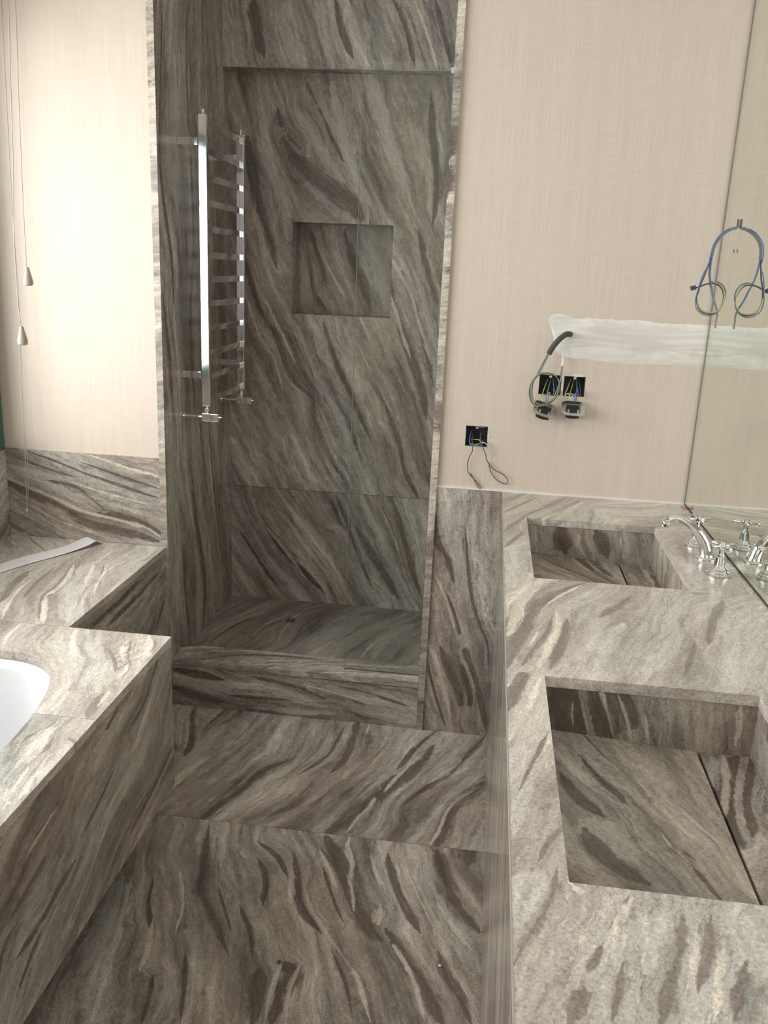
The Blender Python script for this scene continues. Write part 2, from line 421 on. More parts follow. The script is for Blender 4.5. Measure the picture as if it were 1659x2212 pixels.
V_front = [
 ('d', .030, [(706,1809),(722,1850),(743,1890),(766,1950),(789,1998),(822,2030)]),
 ('d', .024, [(836,2010),(862,2051),(890,2095),(915,2130),(955,2210)]),
 ('l', .009, [(755,1812),(750,1835),(762,1865),(757,1890),(760,1925),(764,1962)]),
 ('l', .016, [(822,1960),(818,2000),(834,2036)]),
 ('l', .007, [(818,2008),(862,2057),(895,2124),(915,2197)]),
 ('d', .012, [(636,1850),(646,1912),(650,1958),(690,2011)]),
 ('d', .011, [(451,1788),(438,1878),(431,1918),(457,1971),(491,2057)]),
 ('d', .005, [(472,1918),(484,1960),(498,2010)]),
 ('l', .010, [(282,1898),(272,1950),(250,2040),(199,2210)]),
 ('g', .040, [(262,1900),(235,2000),(190,2080)]),
 ('g', .028, [(922,1845),(941,1930),(981,2010),(1038,2100)]),
 ('l', .010, [(950,1960),(985,2010),(1015,2048)]),
 ('d', .030, [(944,1840),(958,1895),(985,1950),(1034,2010)]),
 ('d', .014, [(948,2060),(965,2110),(990,2155),(1014,2205)]),
 ('d', .024, [(557,2100),(550,2164),(544,2210)]),
 ('d', .022, [(606,2080),(638,2104),(605,2150),(585,2210)]),
 ('l', .007, [(648,2084),(623,2140),(618,2205)]),
 ('l', .005, [(608,2080),(590,2130),(572,2205)]),
 ('d', .011, [(838,1848),(852,1900),(872,1955),(905,2010)]), ('l', .006, [(800,1835),(806,1870),(822,1915)]),
 ('l', .007, [(656,1916),(676,1970),(716,2030),(770,2110),(798,2200)]),
 ('d', .009, [(560,1820),(600,1850),(620,1890)]), ('d', .010, [(560,1860),(575,1900),(568,1950)]),
 ('d', .008, [(330,1900),(322,1960),(330,2020)]), ('d', .007, [(520,1960),(540,2010),(545,2060)]),
 ('l', .006, [(330,1990),(322,2040),(300,2100)]), ('l', .005, [(390,1880),(396,1950),(380,2010)]),
 ('d', .007, [(700,1880),(716,1930),(738,1985)]), ('l', .006, [(690,1835),(712,1880),(732,1930)]),
 ('l', .005, [(880,1880),(905,1940),(930,1990)]), ('d', .006, [(720,2060),(745,2120),(760,2190)]),
 ('d', .028, [(1000,1820),(1014,1842),(1010,1866)]),
 ('f', .01, [(700,2110),(730,2210)]), ('f', .01, [(360,1830),(345,1950),(380,2100),(370,2210)]),
 ('d', .007, [(400,2060),(398,2130),(390,2200)]), ('d', .006, [(330,2110),(320,2160),(305,2210)]),
]
YJ = -.620
fx0, fx1 = -.95, .30
XJ = -.365
g_ = .0009
def floor_piece(x0, x1, y0, y1, veins, seed, st=.009):
    V, F = grid(x0+g_, x1-g_, y0+g_, y1-g_, st); return slab('floor_slab', 'Z', 0.0, V, F, -.02, root_floor, veins, seed=seed)
floor_piece(-1.40, XJ, YJ, .02, V_back, 3.0); floor_piece(XJ, fx1, YJ, .02, V_back, 3.0)
floor_piece(-1.40, XJ, -1.75, YJ, V_front, 3.0); floor_piece(XJ, fx1, -1.75, YJ, V_front, 3.0)
for x0, x1, s in ((-1.40, XJ, 8.), (XJ, fx1, 9.), (fx1, .64, 9.5)):
    V, F = grid(x0+g_, x1-g_, YR+g_, -1.75-g_, .05); slab('floor_slab', 'Z', 0.0, V, F, -.02, root_floor, ang=1.2, seed=s)
# pale grout showing in the joints
box('grout', (-1.40, fx1, -3.6, .0, -.018, -.0012), 'joint', root_floor, kind='structure')

# ---- back wall, right of the shower: wallpaper with three open box holes, marble panel under it
def cut_wall(name, plane, c, u0, u1, v0, v1, holes, thick, mat, parent=None, **kw):
    V, F = grid(u0, u1, v0, v1, .6, holes)
    return slab(name, plane, c, V, F, thick, parent, ang=0, mat=mat, **kw)
B1 = (-.061, .008, .998, 1.062); B2 = (.150, .2165, 1.172, 1.232); B3 = (.2235, .287, 1.171, 1.231)
wall_back = struct_root('wall_back_right')
cut_wall('wallpaper_face', 'Y', .004, -.141, XR+.02, .863, ZC, (B1, B2, B3), .010, 'paper', wall_back)
cut_wall('plaster_core', 'Y', .014, -.141, XR+.02, 0, ZC, (B1, B2, B3), .08, 'plaster', wall_back)
box('white_caulk', (-.141, XR, -.0015, .006, .860, .8655), 'white', wall_back, label='thin white caulk line under the wallpaper')
V_rp = [
 ('d', .012, [(936,1090),(943,1160),(968,1210),(979,1254)]),
 ('d', .009, [(1005,1146),(1012,1244),(1019,1291),(1034,1345),(1053,1391),(1055,1435)]),
 ('d', .022, [(952,1400),(975,1455),(992,1500),(1008,1548)]),
 ('d', .026, [(1000,1440),(1015,1497),(1003,1555)]),
 ('l', .013, [(919,1380),(943,1435),(962,1497),(972,1540)]),
 ('d', .010, [(997,1380),(1019,1450),(1036,1507),(1052,1580)]),
 ('g', .034, [(985,1090),(990,1160),(997,1225),(1008,1300)]),
 ('l', .006, [(940,1240),(965,1300),(985,1370)]),
 ('d', .006, [(965,1280),(985,1340),(1000,1390)]),
 ('g', .020, [(1075,1120),(1078,1220),(1070,1320)]),
 ('d', .005, [(925,1440),(940,1500),(962,1570)]), ('f', .01, [(1040,1080),(1045,1200),(1060,1330)]),
]
V, F = grid(-.141, .098, .001, .860, .008)
slab('marble_panel', 'Y', 0.0, V, F, .014, wall_back, V_rp, seed=11.)

# white filler over the cable chase, ragged outline, running into the corner
bm = bmesh.new(); r = random.Random(3)
top = [(1184,690),(1190,681),(1206,678),(1222,681),(1240,688),(1280,687),(1330,691),(1380,692),(1430,698),(1480,700),(1520,702),(1546,704)]
bot = [(1194,720),(1200,755),(1212,768),(1240,774),(1290,779),(1330,784),(1380,786),(1430,787),(1480,790),(1536,793)]
def ragged(pts, k):
    out = []
    q = catmull([at(x, y, Y=0.004) for x, y in pts], 7)
    for p in q: out.append(p+np.array([r.uniform(-.001, .001), 0, r.uniform(-k, k)]))
    out[-1][0] = out[-1][0]*0+XR-.004
    return out
T = ragged(top, .0016); Bt = ragged(bot, .0013)
nT = 90
def resample(P, n):
    P = np.array(P); d = np.r_[0, np.cumsum(np.linalg.norm(np.diff(P, axis=0), axis=1))]; s = np.linspace(0, d[-1], n)
    return np.array([np.interp(s, d, P[:, i]) for i in range(3)]).T
T = resample(T, nT); Bt = resample(Bt, nT); G = []
for i in range(nT):
    row = []
    for j in range(9):
        p = T[i]*(1-j/8)+Bt[i]*j/8; h = .0016*min(1, 3*min(j, 8-j)/8)*min(1, i/4)+.0002
        row.append(bm.verts.new((p[0], .004-h-r.uniform(0, .00012), p[2])))
    G.append(row)
for i in range(nT-1):
    for j in range(8): bm.faces.new((G[i][j], G[i+1][j], G[i+1][j+1], G[i][j+1]))
from_bm('filler_patch', bm, 'filler', wall_back, smooth=True, label='rough white filler band over the wallpaper')
bm = bmesh.new()
for cx, cz, rx, rz in ((.262, 1.2345, .020, .005), (.2195, 1.195, .0035, .012), (.010, 1.035, .004, .005), (.0085, 1.046, .003, .003)):
    vs = [bm.verts.new((cx+rx*math.cos(2*PI*k/14)*r.uniform(.7, 1.1), .0025, cz+rz*math.sin(2*PI*k/14)*r.uniform(.7, 1.15))) for k in range(14)]
    bm.faces.new(vs)
    q = [bm.verts.new((v.co.x, .0042, v.co.z)) for v in vs]
    for k in range(14): bm.faces.new((vs[k], vs[(k+1) % 14], q[(k+1) % 14], q[k]))
from_bm('filler_dab', bm, 'filler', wall_back, label='small white filler dabs at the box holes', kind='stuff')

# ---- back wall left of the shower (over the bath end)
wall_bl = struct_root('wall_back_left')
box('wallpaper_face', (XL-.1, -1.053, .004, .02, .89, ZC), 'paper', wall_bl)
box('plaster_core', (XL-.1, -1.053, .02, .10, 0, ZC), 'plaster', wall_bl)
V_sp = [
 ('d', .017, [(0,1035),(61,1063),(134,1095),(195,1128),(285,1152),(338,1168)]),
 ('l', .007, [(20,1034),(98,1067),(175,1103),(240,1120),(310,1138),(348,1160)]),
 ('l', .007, [(22,1068),(81,1099),(134,1128),(228,1160)]),
 ('d', .008, [(106,1038),(163,1051),(195,1075),(224,1099)]),
 ('d', .015, [(215,1108),(275,1118),(345,1150)]),
 ('d', .006, [(60,975),(130,1000),(183,1022),(260,1048),(338,1075)]),
 ('d', .005, [(30,985),(100,1012),(160,1030)]), ('d', .005, [(180,1000),(250,1025),(340,1055)]),
 ('g', .028, [(30,1010),(100,1030),(160,1068),(220,1085),(340,1110)]),
 ('l', .006, [(150,1040),(220,1062),(340,1096)]),
 ('l', .006, [(200,985),(270,1010),(345,1030)]),
 ('f', .01, [(40,1100),(110,1135),(150,1160)]),
]
V, F = grid(XL+.001, -1.053, .588, .890, .007)
slab('marble_splashback', 'Y', -.004, V, F, .024, wall_bl, V_sp, seed=14.)

# ---- left wall with the window over the bath
wall_l = struct_root('wall_left')
WY0, WY1, WZ0, WZ1 = -2.62, -.13, .96, 2.10
V, F = grid(YR, .10, 0, ZC, .8, ((WY0-.05, WY1+.05, WZ0-.05, WZ1+.05),))
slab('wallpaper_face', 'X', XL, V, F, -.02, wall_l, ang=0, mat='paper')
V, F = grid(YR, .10, 0, ZC, .8, ((WY0-.05, WY1+.05, WZ0-.05, WZ1+.05),))
slab('plaster_core', 'X', XL-.02, V, F, -.10, wall_l, ang=0, mat='plaster')
V, F = grid(-1.9, -.006, .588, .885, .02); slab('marble_splashback', 'X', XL+.012, V, F, -.011, wall_l, ang=.5, seed=15.)
win = struct_root('window_1', (XL, -1.02, WZ0))
bm = bmesh.new()
for b in ((XL-.10, XL+.012, WY0-.06, WY0, WZ0-.07, WZ1+.06), (XL-.10, XL+.012, WY1, -.006, WZ0-.07, WZ1+.06),
          (XL-.10, XL+.012, WY0, WY1, WZ1, WZ1+.06), (XL-.10, XL+.018, WY0, WY1, WZ0-.07, WZ0)):
    add_box(bm, *b, .003)
from_bm('window_frame', bm, 'green', win, label='dark green painted frame')
for z in (1.275, 1.83): box('glazing_bar', (XL-.09, XL-.055, WY0, WY1, z-.022, z+.022), 'bars', win, .003)
box('glazing_bar', (XL-.088, XL-.057, -1.36, -1.32, WZ0, WZ1), 'bars', win, .003)
box('window_pane', (XL-.076, XL-.070, WY0, WY1, WZ0, WZ1), 'glass', win)

# ---- right wall, rear wall, ceiling
wall_r = struct_root('wall_right')
box('plaster_core', (XR+.001, XR+.12, YR, .10, 0, ZC), 'paper', wall_r)
wall_rear = struct_root('wall_rear')
V, F = grid(XL, XR, 0, ZC, 1.0, ((-.325, .525, .92, 2.385),)); slab('wallpaper_face', 'Y', YR, V, F, -.10, wall_rear, ang=0, mat='paper')
w2 = struct_root('added_rear_window', (0, YR, .95))  # added opening for the fill light, set clear of the shower glass reflection
bm = bmesh.new()
for b in ((-.34, -.28, YR-.1, YR+.01, .90, 2.40), (.48, .54, YR-.1, YR+.01, .90, 2.40), (-.28, .48, YR-.1, YR+.01, 2.35, 2.40), (-.28, .48, YR-.1, YR+.03, .90, .95)):
    add_box(bm, *b, .003)
from_bm('window_frame', bm, 'bars', w2)
box('glazing_bar', (.08, .12, YR-.08, YR-.045, .95, 2.35), 'bars', w2); box('glazing_bar', (-.28, .48, YR-.08, YR-.045, 1.63, 1.67), 'bars', w2)
box('ceiling', (-1.75, .80, YR-.1, .95, ZC, ZC+.1), 'ceiling', None, kind='structure')

# ================================================================== SHOWER ALCOVE
sh_l = struct_root('wall_shower_left'); sh_b = struct_root('wall_shower_back'); sh_r = struct_root('wall_shower_right')
V_sl = [
 ('d', .012, [(350,0),(345,280),(350,400),(370,550),(375,650)]),
 ('d', .008, [(405,0),(402,120),(408,280)]), ('l', .006, [(440,0),(445,180),(450,420)]),
 ('g', .035, [(385,200),(390,330),(398,500)]),
 ('d', .014, [(412,330),(418,520),(412,700),(420,880)]), ('f', .01, [(470,200),(475,600),(485,1000)]),
 ('g', .050, [(365,880),(372,1050),(380,1200),(385,1330)]), ('l', .007, [(372,640),(385,800),(392,960),(408,1150)]),
 ('d', .016, [(412,1000),(425,1120),(442,1250),(440,1350)]), ('l', .006, [(395,1010),(412,1100),(432,1240)]),
 ('d', .012, [(395,1180),(400,1270),(410,1370)]), ('d', .008, [(450,900),(462,1050),(478,1200)]),
 ('l', .004, [(440,880),(455,1020),(470,1150)]), ('d', .010, [(352,640),(365,760),(372,860)]),
]
V, F = grid(-.006, .735, .12, ZC, .010); slab('marble_slab', 'X', SL, V, F, -.021, sh_l, V_sl, seed=21.)
box('plaster_core', (SL-.12, SL-.0215, .10, .84, 0, ZC), 'plaster', sh_l)
V, F = grid(-.006, .735, .0, ZC, .02); slab('marble_slab', 'X', SR, V, F, .021, sh_r, ang=1.35, seed=23.)
box('plaster_core', (SR+.0215, SR+.12, .095, .84, 0, ZC), 'plaster', sh_r)
YB = .711
V_sb = [
 ('d', .040, [(606,285),(632,330),(672,375),(739,430),(782,470)]),
 ('d', .016, [(601,238),(612,280),(645,318)]),
 ('d', .013, [(660,175),(679,215),(702,262),(722,310),(740,345)]),
 ('g', .026, [(718,182),(731,257),(745,320),(770,380),(800,440)]),
 ('g', .032, [(640,240),(672,280),(705,340),(740,390)]),
 ('d', .024, [(535,300),(548,380),(563,455),(585,530),(597,575)]),
 ('g', .020, [(560,300),(590,380),(615,450),(620,520)]),
 ('d', .014, [(526,545),(545,620),(563,670),(600,735),(625,810),(675,860)]),
 ('l', .007, [(532,640),(558,720),(590,770),(610,840)]),
 ('l', .007, [(575,650),(605,712),(640,790)]),
 ('g', .030, [(800,170),(825,250),(850,330),(880,420)]), ('d', .016, [(930,200),(935,300),(945,400),(935,480)]),
 ('l', .010, [(845,560),(880,620),(905,700),(930,780)]), ('d', .014, [(905,500),(920,580),(945,660)]),
 ('d', .014, [(870,590),(900,680),(920,760),(935,830)]),
 ('l', .007, [(845,640),(862,700),(885,770)]), ('d', .018, [(860,700),(880,760),(905,830),(920,900)]),
 ('d', .014, [(800,480),(815,540),(840,610),(850,660)]),
 ('d', .015, [(700,700),(730,790),(770,880),(800,950)]), ('g', .026, [(640,700),(680,800),(720,880),(760,960)]),
 ('l', .006, [(760,720),(800,800),(840,880)]), ('l', .006, [(690,880),(720,950),(760,1020)]),
 ('d', .016, [(835,880),(860,950),(875,1020),(905,1080)]), ('f', .01, [(560,860),(610,960),(650,1050)]),
]
V_sb2 = [
 ('d', .013, [(700,985),(715,1050),(745,1120),(765,1180),(795,1250),(800,1262)]),
 ('d', .016, [(640,870),(680,960),(705,1040),(735,1130)]),
 ('l', .008, [(540,1075),(570,1130),(620,1195),(660,1250)]),
 ('l', .007, [(600,1060),(650,1130),(690,1180),(730,1240)]),
 ('d', .012, [(560,1110),(610,1190),(660,1240),(700,1280)]),
 ('g', .022, [(780,1070),(805,1130),(840,1200),(880,1280)]),
 ('d', .017, [(770,1140),(800,1190),(830,1240),(860,1290)]),
 ('d', .020, [(840,1060),(865,1130),(885,1200),(905,1280)]),
 ('l', .006, [(815,1080),(850,1160),(875,1240)]),
 ('d', .010, [(520,1150),(560,1210),(600,1265)]), ('f', .01, [(760,1060),(820,1180),(870,1270)]),
]
NI = (-.782, -.398, 1.337, 1.677)
V, F = grid(SL+.0005, SR-.0005, .632, 2.3, .010, (NI,)); slab('marble_slab', 'Y', YB, V, F, .02, sh_b, V_sb, seed=26.)
V, F = grid(SL+.0005, SR-.0005, .10, .6305, .010); slab('marble_slab', 'Y', YB, V, F, .02, sh_b, V_sb2, seed=27.)
V, F = grid(SL-.1, SR+.1, 0, ZC, .5, ((NI[0]-.011, NI[1]+.011, NI[2]-.011, NI[3]+.011),)); slab('plaster_core', 'Y', YB+.021, V, F, .13, sh_b, ang=0, mat='plaster')
# niche lining
ND = .135
V_ni = [('d', .012, [(672,500),(690,560),(705,610)]), ('l', .006, [(690,540),(715,590),(745,640)]), ('d', .018, [(745,500),(762,570),(790,640),(800,670)]),
        ('g', .022, [(655,560),(662,620),(670,660)]), ('d', .010, [(685,640),(697,660),(705,672)]), ('g', .03, [(800,500),(820,580),(840,660)])]
V, F = grid(NI[0]+.0005, NI[1]-.0005, NI[2], NI[3], .010); slab('niche_back', 'Y', YB+ND, V, F, .012, sh_b, V_ni, seed=30.)
e = .002
V, F = grid(YB+.0205, YB+ND+.006, NI[2], NI[3], .03)
slab('niche_side', 'X', NI[0], V, F, -.010, sh_b, ang=1.4, seed=31.); slab('niche_side', 'X', NI[1], V, F, .010, sh_b, ang=1.4, seed=32.)
V, F = grid(NI[0], NI[1], YB+.0205, YB+ND+.006, .03)
slab('niche_sill', 'Z', NI[2], V, F, -.010, sh_b, ang=.2, seed=33.); slab('niche_top', 'Z', NI[3], V, F, .010, sh_b, ang=.2, seed=34.)
# dropped beam across the top of the alcove
V_bm = [('d', .022, [(548,0),(558,60),(570,120)]), ('g', .030, [(600,0),(615,70),(640,140)]), ('d', .014, [(725,0),(735,60),(760,120)]),
        ('d', .014, [(850,0),(875,60),(895,140)]), ('g', .03, [(680,0),(700,80),(720,150)]), ('d', .010, [(940,0),(955,60),(975,140)]), ('l', .006, [(900,10),(925,80),(945,150)])]
YBM = .640
V, F = grid(SL+.0005, SR-.0005, 2.192, ZC-.002, .012); slab('marble_beam_face', 'Y', YBM, V, F, .02, sh_b, V_bm, seed=36.)
V, F = grid(SL+.0005, SR-.0005, YBM, YB, .03); slab('marble_beam_underside', 'Z', 2.19, V, F, .0015, sh_b, ang=.3, seed=37.)
box('plaster_core', (SL, SR, YBM+.021, YB+.02, 2.30, ZC-.001), 'plaster', sh_b)
# slab end facings of the opening (the pale strips beside the wallpaper)
for nm, x0, x1, s, pr in (('wall_shower_left', -1.053, -1.0312, 41., sh_l), ('wall_shower_right', -.1618, -.140, 42., sh_r)):
    V, F = grid(x0, x1, .0 if x0 > -.5 else .588, ZC, .011)
    vv = [('l', .05, [at_ for at_ in ((330, 150), (333, 330))])] if x0 < -.5 else [('l', .03, [(1003,0),(992,120)]), ('d', .03, [(972,280),(968,340)]), ('d', .03, [(966,360),(963,420)]), ('l', .05, [(955,470),(940,760)]), ('l', .05, [(930,900),(918,1150)])]
    slab('slab_edge', 'Y', -.008, V, F, .0015, pr, [v for v in vv], ang=.15, seed=s, mat='edge' if False else 'marble')
# shower floor and step
tray = thing('shower_tray', 'grey marble shower floor with low fall and dark waste behind the step', 'shower tray', (-.6, .4, .0))
V_sf = [('l', .008, [(528,1391),(560,1359),(596,1340),(661,1316),(706,1306)]), ('l', .012, [(600,1385),(612,1362),(632,1338),(650,1322)]),
        ('l', .006, [(430,1385),(480,1350),(540,1320),(580,1303)]), ('d', .008, [(455,1386),(505,1352),(560,1330)]), ('d', .010, [(640,1370),(665,1345),(705,1322)]),
        ('f', .01, [(760,1400),(810,1370),(880,1345)]), ('l', .006, [(780,1420),(800,1395),(830,1375)]), ('g', .05, [(660,1400),(740,1360),(800,1330)]), ('g', .04, [(800,1400),(850,1370),(890,1350)])]
V, F = grid(SL+.001, SR-.001, .128, .7095, .010); slab('floor_slab', 'Z', .145, V, F, -.02, tray, V_sf, seed=45., mat='honed')
box('tray_base', (SL+.001, SR-.001, .128, .7095, .0, .1248), 'core', tray)
c = at(628, 1340, Z=.145)
dr = box('drain', (c[0]-.014, c[0]+.014, c[1]-.014, c[1]+.014, .1455, .1475), 'void', tray, .001, label='small dark square waste')
bm = bmesh.new()
for i in range(3): add_box(bm, c[0]-.010, c[0]+.010, c[1]-.009+i*.007, c[1]-.006+i*.007, .1474, .1482)
from_bm('grate', bm, 'steel', dr, kind='stuff')
step = thing('shower_step', 'brown veined marble step across the shower opening', 'step', (-.6, .06, 0))
V_st = [('l', .006, [(380,1403),(430,1398),(480,1400),(530,1404)]), ('l', .008, [(380,1415),(440,1408),(520,1403),(600,1408),(660,1414)]), ('d', .006, [(385,1397),(430,1393),(500,1398)]),
        ('d', .006, [(430,1425),(520,1415),(620,1418),(700,1425)]), ('l', .006, [(620,1440),(700,1432),(800,1438),(890,1445)]), ('d', .005, [(560,1432),(650,1430),(760,1432)]), ('l', .005, [(700,1452),(800,1455),(890,1462)])]
V, F = grid(SL+.001, SR-.001, -.004, .126, .007); slab('step_top', 'Z', .176, V, F, -.020, step, V_st, seed=47.)
V_ri = [('d', .016, [(376,1448),(410,1452),(455,1462),(480,1468)]), ('d', .018, [(376,1485),(410,1497),(450,1508),(490,1518)]), ('d', .013, [(466,1446),(490,1456),(515,1466)]),
        ('d', .012, [(545,1462),(600,1474),(650,1488),(700,1508)]), ('d', .008, [(500,1503),(560,1508),(620,1512)]), ('l', .004, [(620,1470),(700,1490),(800,1520)]),
        ('d', .008, [(740,1485),(800,1498),(880,1525)]), ('g', .016, [(540,1530),(620,1535),(720,1540)]), ('g', .012, [(380,1470),(440,1480),(500,1492)]), ('f', .01, [(780,1480),(860,1490),(900,1500)])]
V, F = grid(SL+.001, SR+.020, .001, .1552, .007); slab('step_riser', 'Y', 0.0, V, F, .018, step, V_ri, seed=48.)
box('step_core', (SL+.001, SR-.001, .019, .126, .001, .155), 'core', step)

# glass screen
scr = thing('shower_screen', 'clear fixed glass panel standing on the shower step at the right', 'shower screen', (-.295, .05, .176))
box('glass_panel', (-.427, SR-.002, .045, .053, .178, 2.092), 'glass', scr)
M['gedge'] = simple('glass_edge_green', (.16, .23, .20), .15)
box('glass_edge', (-.4283, -.4272, .0455, .0525, .178, 2.092), 'gedge', scr, label='green ground edge of the glass')
box('seal_strip', (-.427, SR-.002, .0445, .0535, .1762, .1795), 'glass', scr)
for z in (2.07,):
    bm = bmesh.new(); add_box(bm, SR-.012, SR-.0005, .042, .056, z-.008, z+.008, .002); from_bm('wall_clip', bm, 'chrome', scr)

# ================================================================== TOWEL RAIL
rail = thing('towel_rail', 'tall chrome ladder towel rail on the left shower wall', 'towel rail', (SL, .38, 1.0))
px0, px1 = -.962, -.934
for y0, y1 in ((.160, .176), (.575, .591)):
    post = box('post', (px0, px1, y0, y1, 1.045, 1.958), 'chrome', rail, .002)
    lathe('bleed_cap', [(.006, 0), (.006, .010), (.008, .010), (.008, .016)], ((px0+px1)/2, (y0+y1)/2, 1.958), 'chrome', post, sides=16)
zs = [at(518, y, Y=.583)[2] for y in (297, 349, 400, 449, 499, 549, 595, 642, 690, 736, 782, 827)]
for z in zs: box('rung', (px0+.009, px1-.009, .1765, .5745, z-.022, z-.001), 'chrome', rail, .0015)
for y in (.168, .583):
    for z in (1.880, 1.150):
        b_ = box('wall_bracket', (SL+.0005, px0-.0005, y-.009, y+.009, z-.011, z+.011), 'chrome', rail, .002)
def valve(y, lab):
    v = thing('radiator_valve', lab, 'valve', (SL, y, 1.01), 'valves under the towel rail')
    xc = (px0+px1)/2; z = 1.008
    lathe('wall_plate', [(.016, .0005), (.016, .004), (.009, .008)], (SL, y, z), 'chrome', v, (1, 0, 0))
    lathe('supply_pipe', [(.0065, .008), (.0065, .055), (.009, .056), (.009, SL*-1+px0-.001)], (SL, y, z), 'chrome', v, (1, 0, 0))
    box('valve_body', (px0, px1, y-.012, y+.012, z-.014, z+.013), 'chrome', v, .0015)
    h = box('valve_handle', (px1+.001, px1+.030, y-.012, y+.012, z-.014, z+.012), 'chrome', v, .0015)
    lathe('spindle', [(.003, 0), (.003, .008)], (px1+.030, y, z), 'chrome', h, (1, 0, 0), 10)
    lathe('union_nut', [(.007, .0), (.007, .005), (.0105, .006), (.011, .010), (.0105, .016), (.007, .017), (.007, .023)], (xc, y, z+.0135), 'chrome', v, sides=16)
valve(.168, 'chrome square valve under the near post of the towel rail')
valve(.583, 'chrome square valve under the far post of the towel rail')

# ================================================================== BATH
TD = .588; XT = -.761
sur = thing('bath_surround', 'brown veined marble bath surround with stone deck and stepped back shelf', 'bath surround', (-1.2, -1.4, 0))
OC, OA, OB, ON = (-1.19, -1.56), .308, .70, 3.5
def oval(th, g=0):
    c_, s_ = math.cos(th), math.sin(th)
    return (OC[0]+math.copysign(abs(c_)**(2/ON), c_)*(OA+g), OC[1]+math.copysign(abs(s_)**(2/ON), s_)*(OB+g))
def oval_y(x):
    d = abs(x-OC[0])/OA
    return OB*(1-d**ON)**(1/ON) if d < 1 else None
YJ1 = -1.13
cols = sorted(set(list(np.round(np.linspace(XL+.002, XT, 60), 4)) + [OC[0]+sg*OA*k for sg in (-1, 1) for k in (.9, .94, .96, .975, .985, .993, .998, 1.0)] ))
nv = 34; V = []; F = []
for x in cols:
    oy = oval_y(x); lo = YJ1+.0006 if oy is None else max(OC[1]+oy, YJ1+.0006)
    for j in range(nv): V.append((x, lo+(-.697-lo)*j/(nv-1)))
for i in range(len(cols)-1):
    for j in range(nv-1): F.append((i*nv+j, (i+1)*nv+j, (i+1)*nv+j+1, i*nv+j+1))
V_dk = [
 ('l', .008, [(268,1383),(263,1412),(276,1438),(258,1462),(243,1486),(215,1520)]),
 ('d', .006, [(283,1385),(277,1417),(282,1438),(268,1458)]),
 ('l', .012, [(322,1376),(318,1400),(306,1425)]),
 ('g', .030, [(190,1362),(198,1395),(200,1430),(180,1480)]),
 ('l', .008, [(166,1358),(158,1385),(160,1412),(172,1420)]),
 ('f', .010, [(55,1348),(35,1365),(14,1384)]), ('l', .006, [(40,1350),(22,1368),(8,1390)]),
 ('l', .006, [(145,1496),(130,1515),(108,1535)]), ('d', .010, [(222,1500),(205,1525),(190,1548)]),
 ('d', .006, [(232,1400),(248,1425),(250,1450)]), ('g', .02, [(235,1430),(225,1460),(212,1490)]),
 ('l', .005, [(298,1382),(292,1410),(285,1432)]), ('d', .005, [(336,1384),(330,1400),(320,1412)]), ('g', .03, [(100,1385),(130,1410),(145,1450)]),
]
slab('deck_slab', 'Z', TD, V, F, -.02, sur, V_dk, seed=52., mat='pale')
# second deck slab, from the joint towards the camera
YE = -2.50
rows = sorted(set(list(np.round(np.linspace(YE, YJ1-.0006, 90), 4)) + [OC[1]-OB*k for k in (.9, .95, .98, .99, .997, 1.0)]))
V = []; F = []; nc = 30
for side in (0, 1):
    base = len(V)
    for y in rows:
        d = abs(y-OC[1])/OB; ox = OA*(1-d**ON)**(1/ON) if d < 1 else 0
        a_, b_ = (XL+.002, OC[0]-ox) if side == 0 else (OC[0]+ox, XT)
        for i in range(nc): V.append((a_+(b_-a_)*i/(nc-1), y))
    for j in range(len(rows)-1):
        for i in range(nc-1): F.append((base+j*nc+i, base+j*nc+i+1, base+(j+1)*nc+i+1, base+(j+1)*nc+i))
V_dk2 = [('l', .018, [(120,1565),(95,1590),(60,1625)]), ('d', .007, [(112,1600),(104,1615),(96,1622)]), ('d', .006, [(82,1580),(55,1595),(45,1605)]),
         ('g', .03, [(90,1570),(75,1600),(40,1650)]), ('l', .010, [(60,1660),(35,1695),(10,1740)]), ('d', .006, [(150,1595),(165,1605),(172,1600)]),
         ('g', .02, [(150,1610),(120,1640),(90,1680)]), ('d', .010, [(62,1560),(38,1588),(22,1612)]), ('l', .008, [(100,1640),(70,1680),(40,1725)])]
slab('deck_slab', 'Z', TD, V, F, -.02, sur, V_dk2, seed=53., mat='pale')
# narrower shelf behind, same height, running to the splashback
V_sh = [
 ('l', .010, [(159,1221),(145,1250),(125,1272),(98,1291),(94,1344)]), ('d', .005, [(152,1230),(118,1268),(92,1288),(84,1335)]),
 ('l', .007, [(305,1197),(262,1216),(228,1234),(210,1262),(203,1282)]), ('g', .035, [(200,1215),(172,1250),(158,1290),(146,1340)]),
 ('d', .014, [(60,1235),(30,1262),(0,1300)]), ('l', .006, [(75,1245),(45,1270),(15,1310),(5,1335)]), ('d', .008, [(115,1228),(82,1255),(52,1290)]),
 ('f', .01, [(340,1190),(290,1230),(230,1280)]), ('d', .004, [(225,1220),(218,1245),(215,1265)]), ('d', .004, [(60,1158),(80,1176),(102,1192)]),
 ('l', .008, [(240,1192),(205,1222),(185,1260)]),
]
V, F = grid(XL+.002, -1.037, -.6955, -.006, .009); slab('shelf_slab', 'Z', TD, V, F, -.02, sur, V_sh, seed=54., mat='pale')
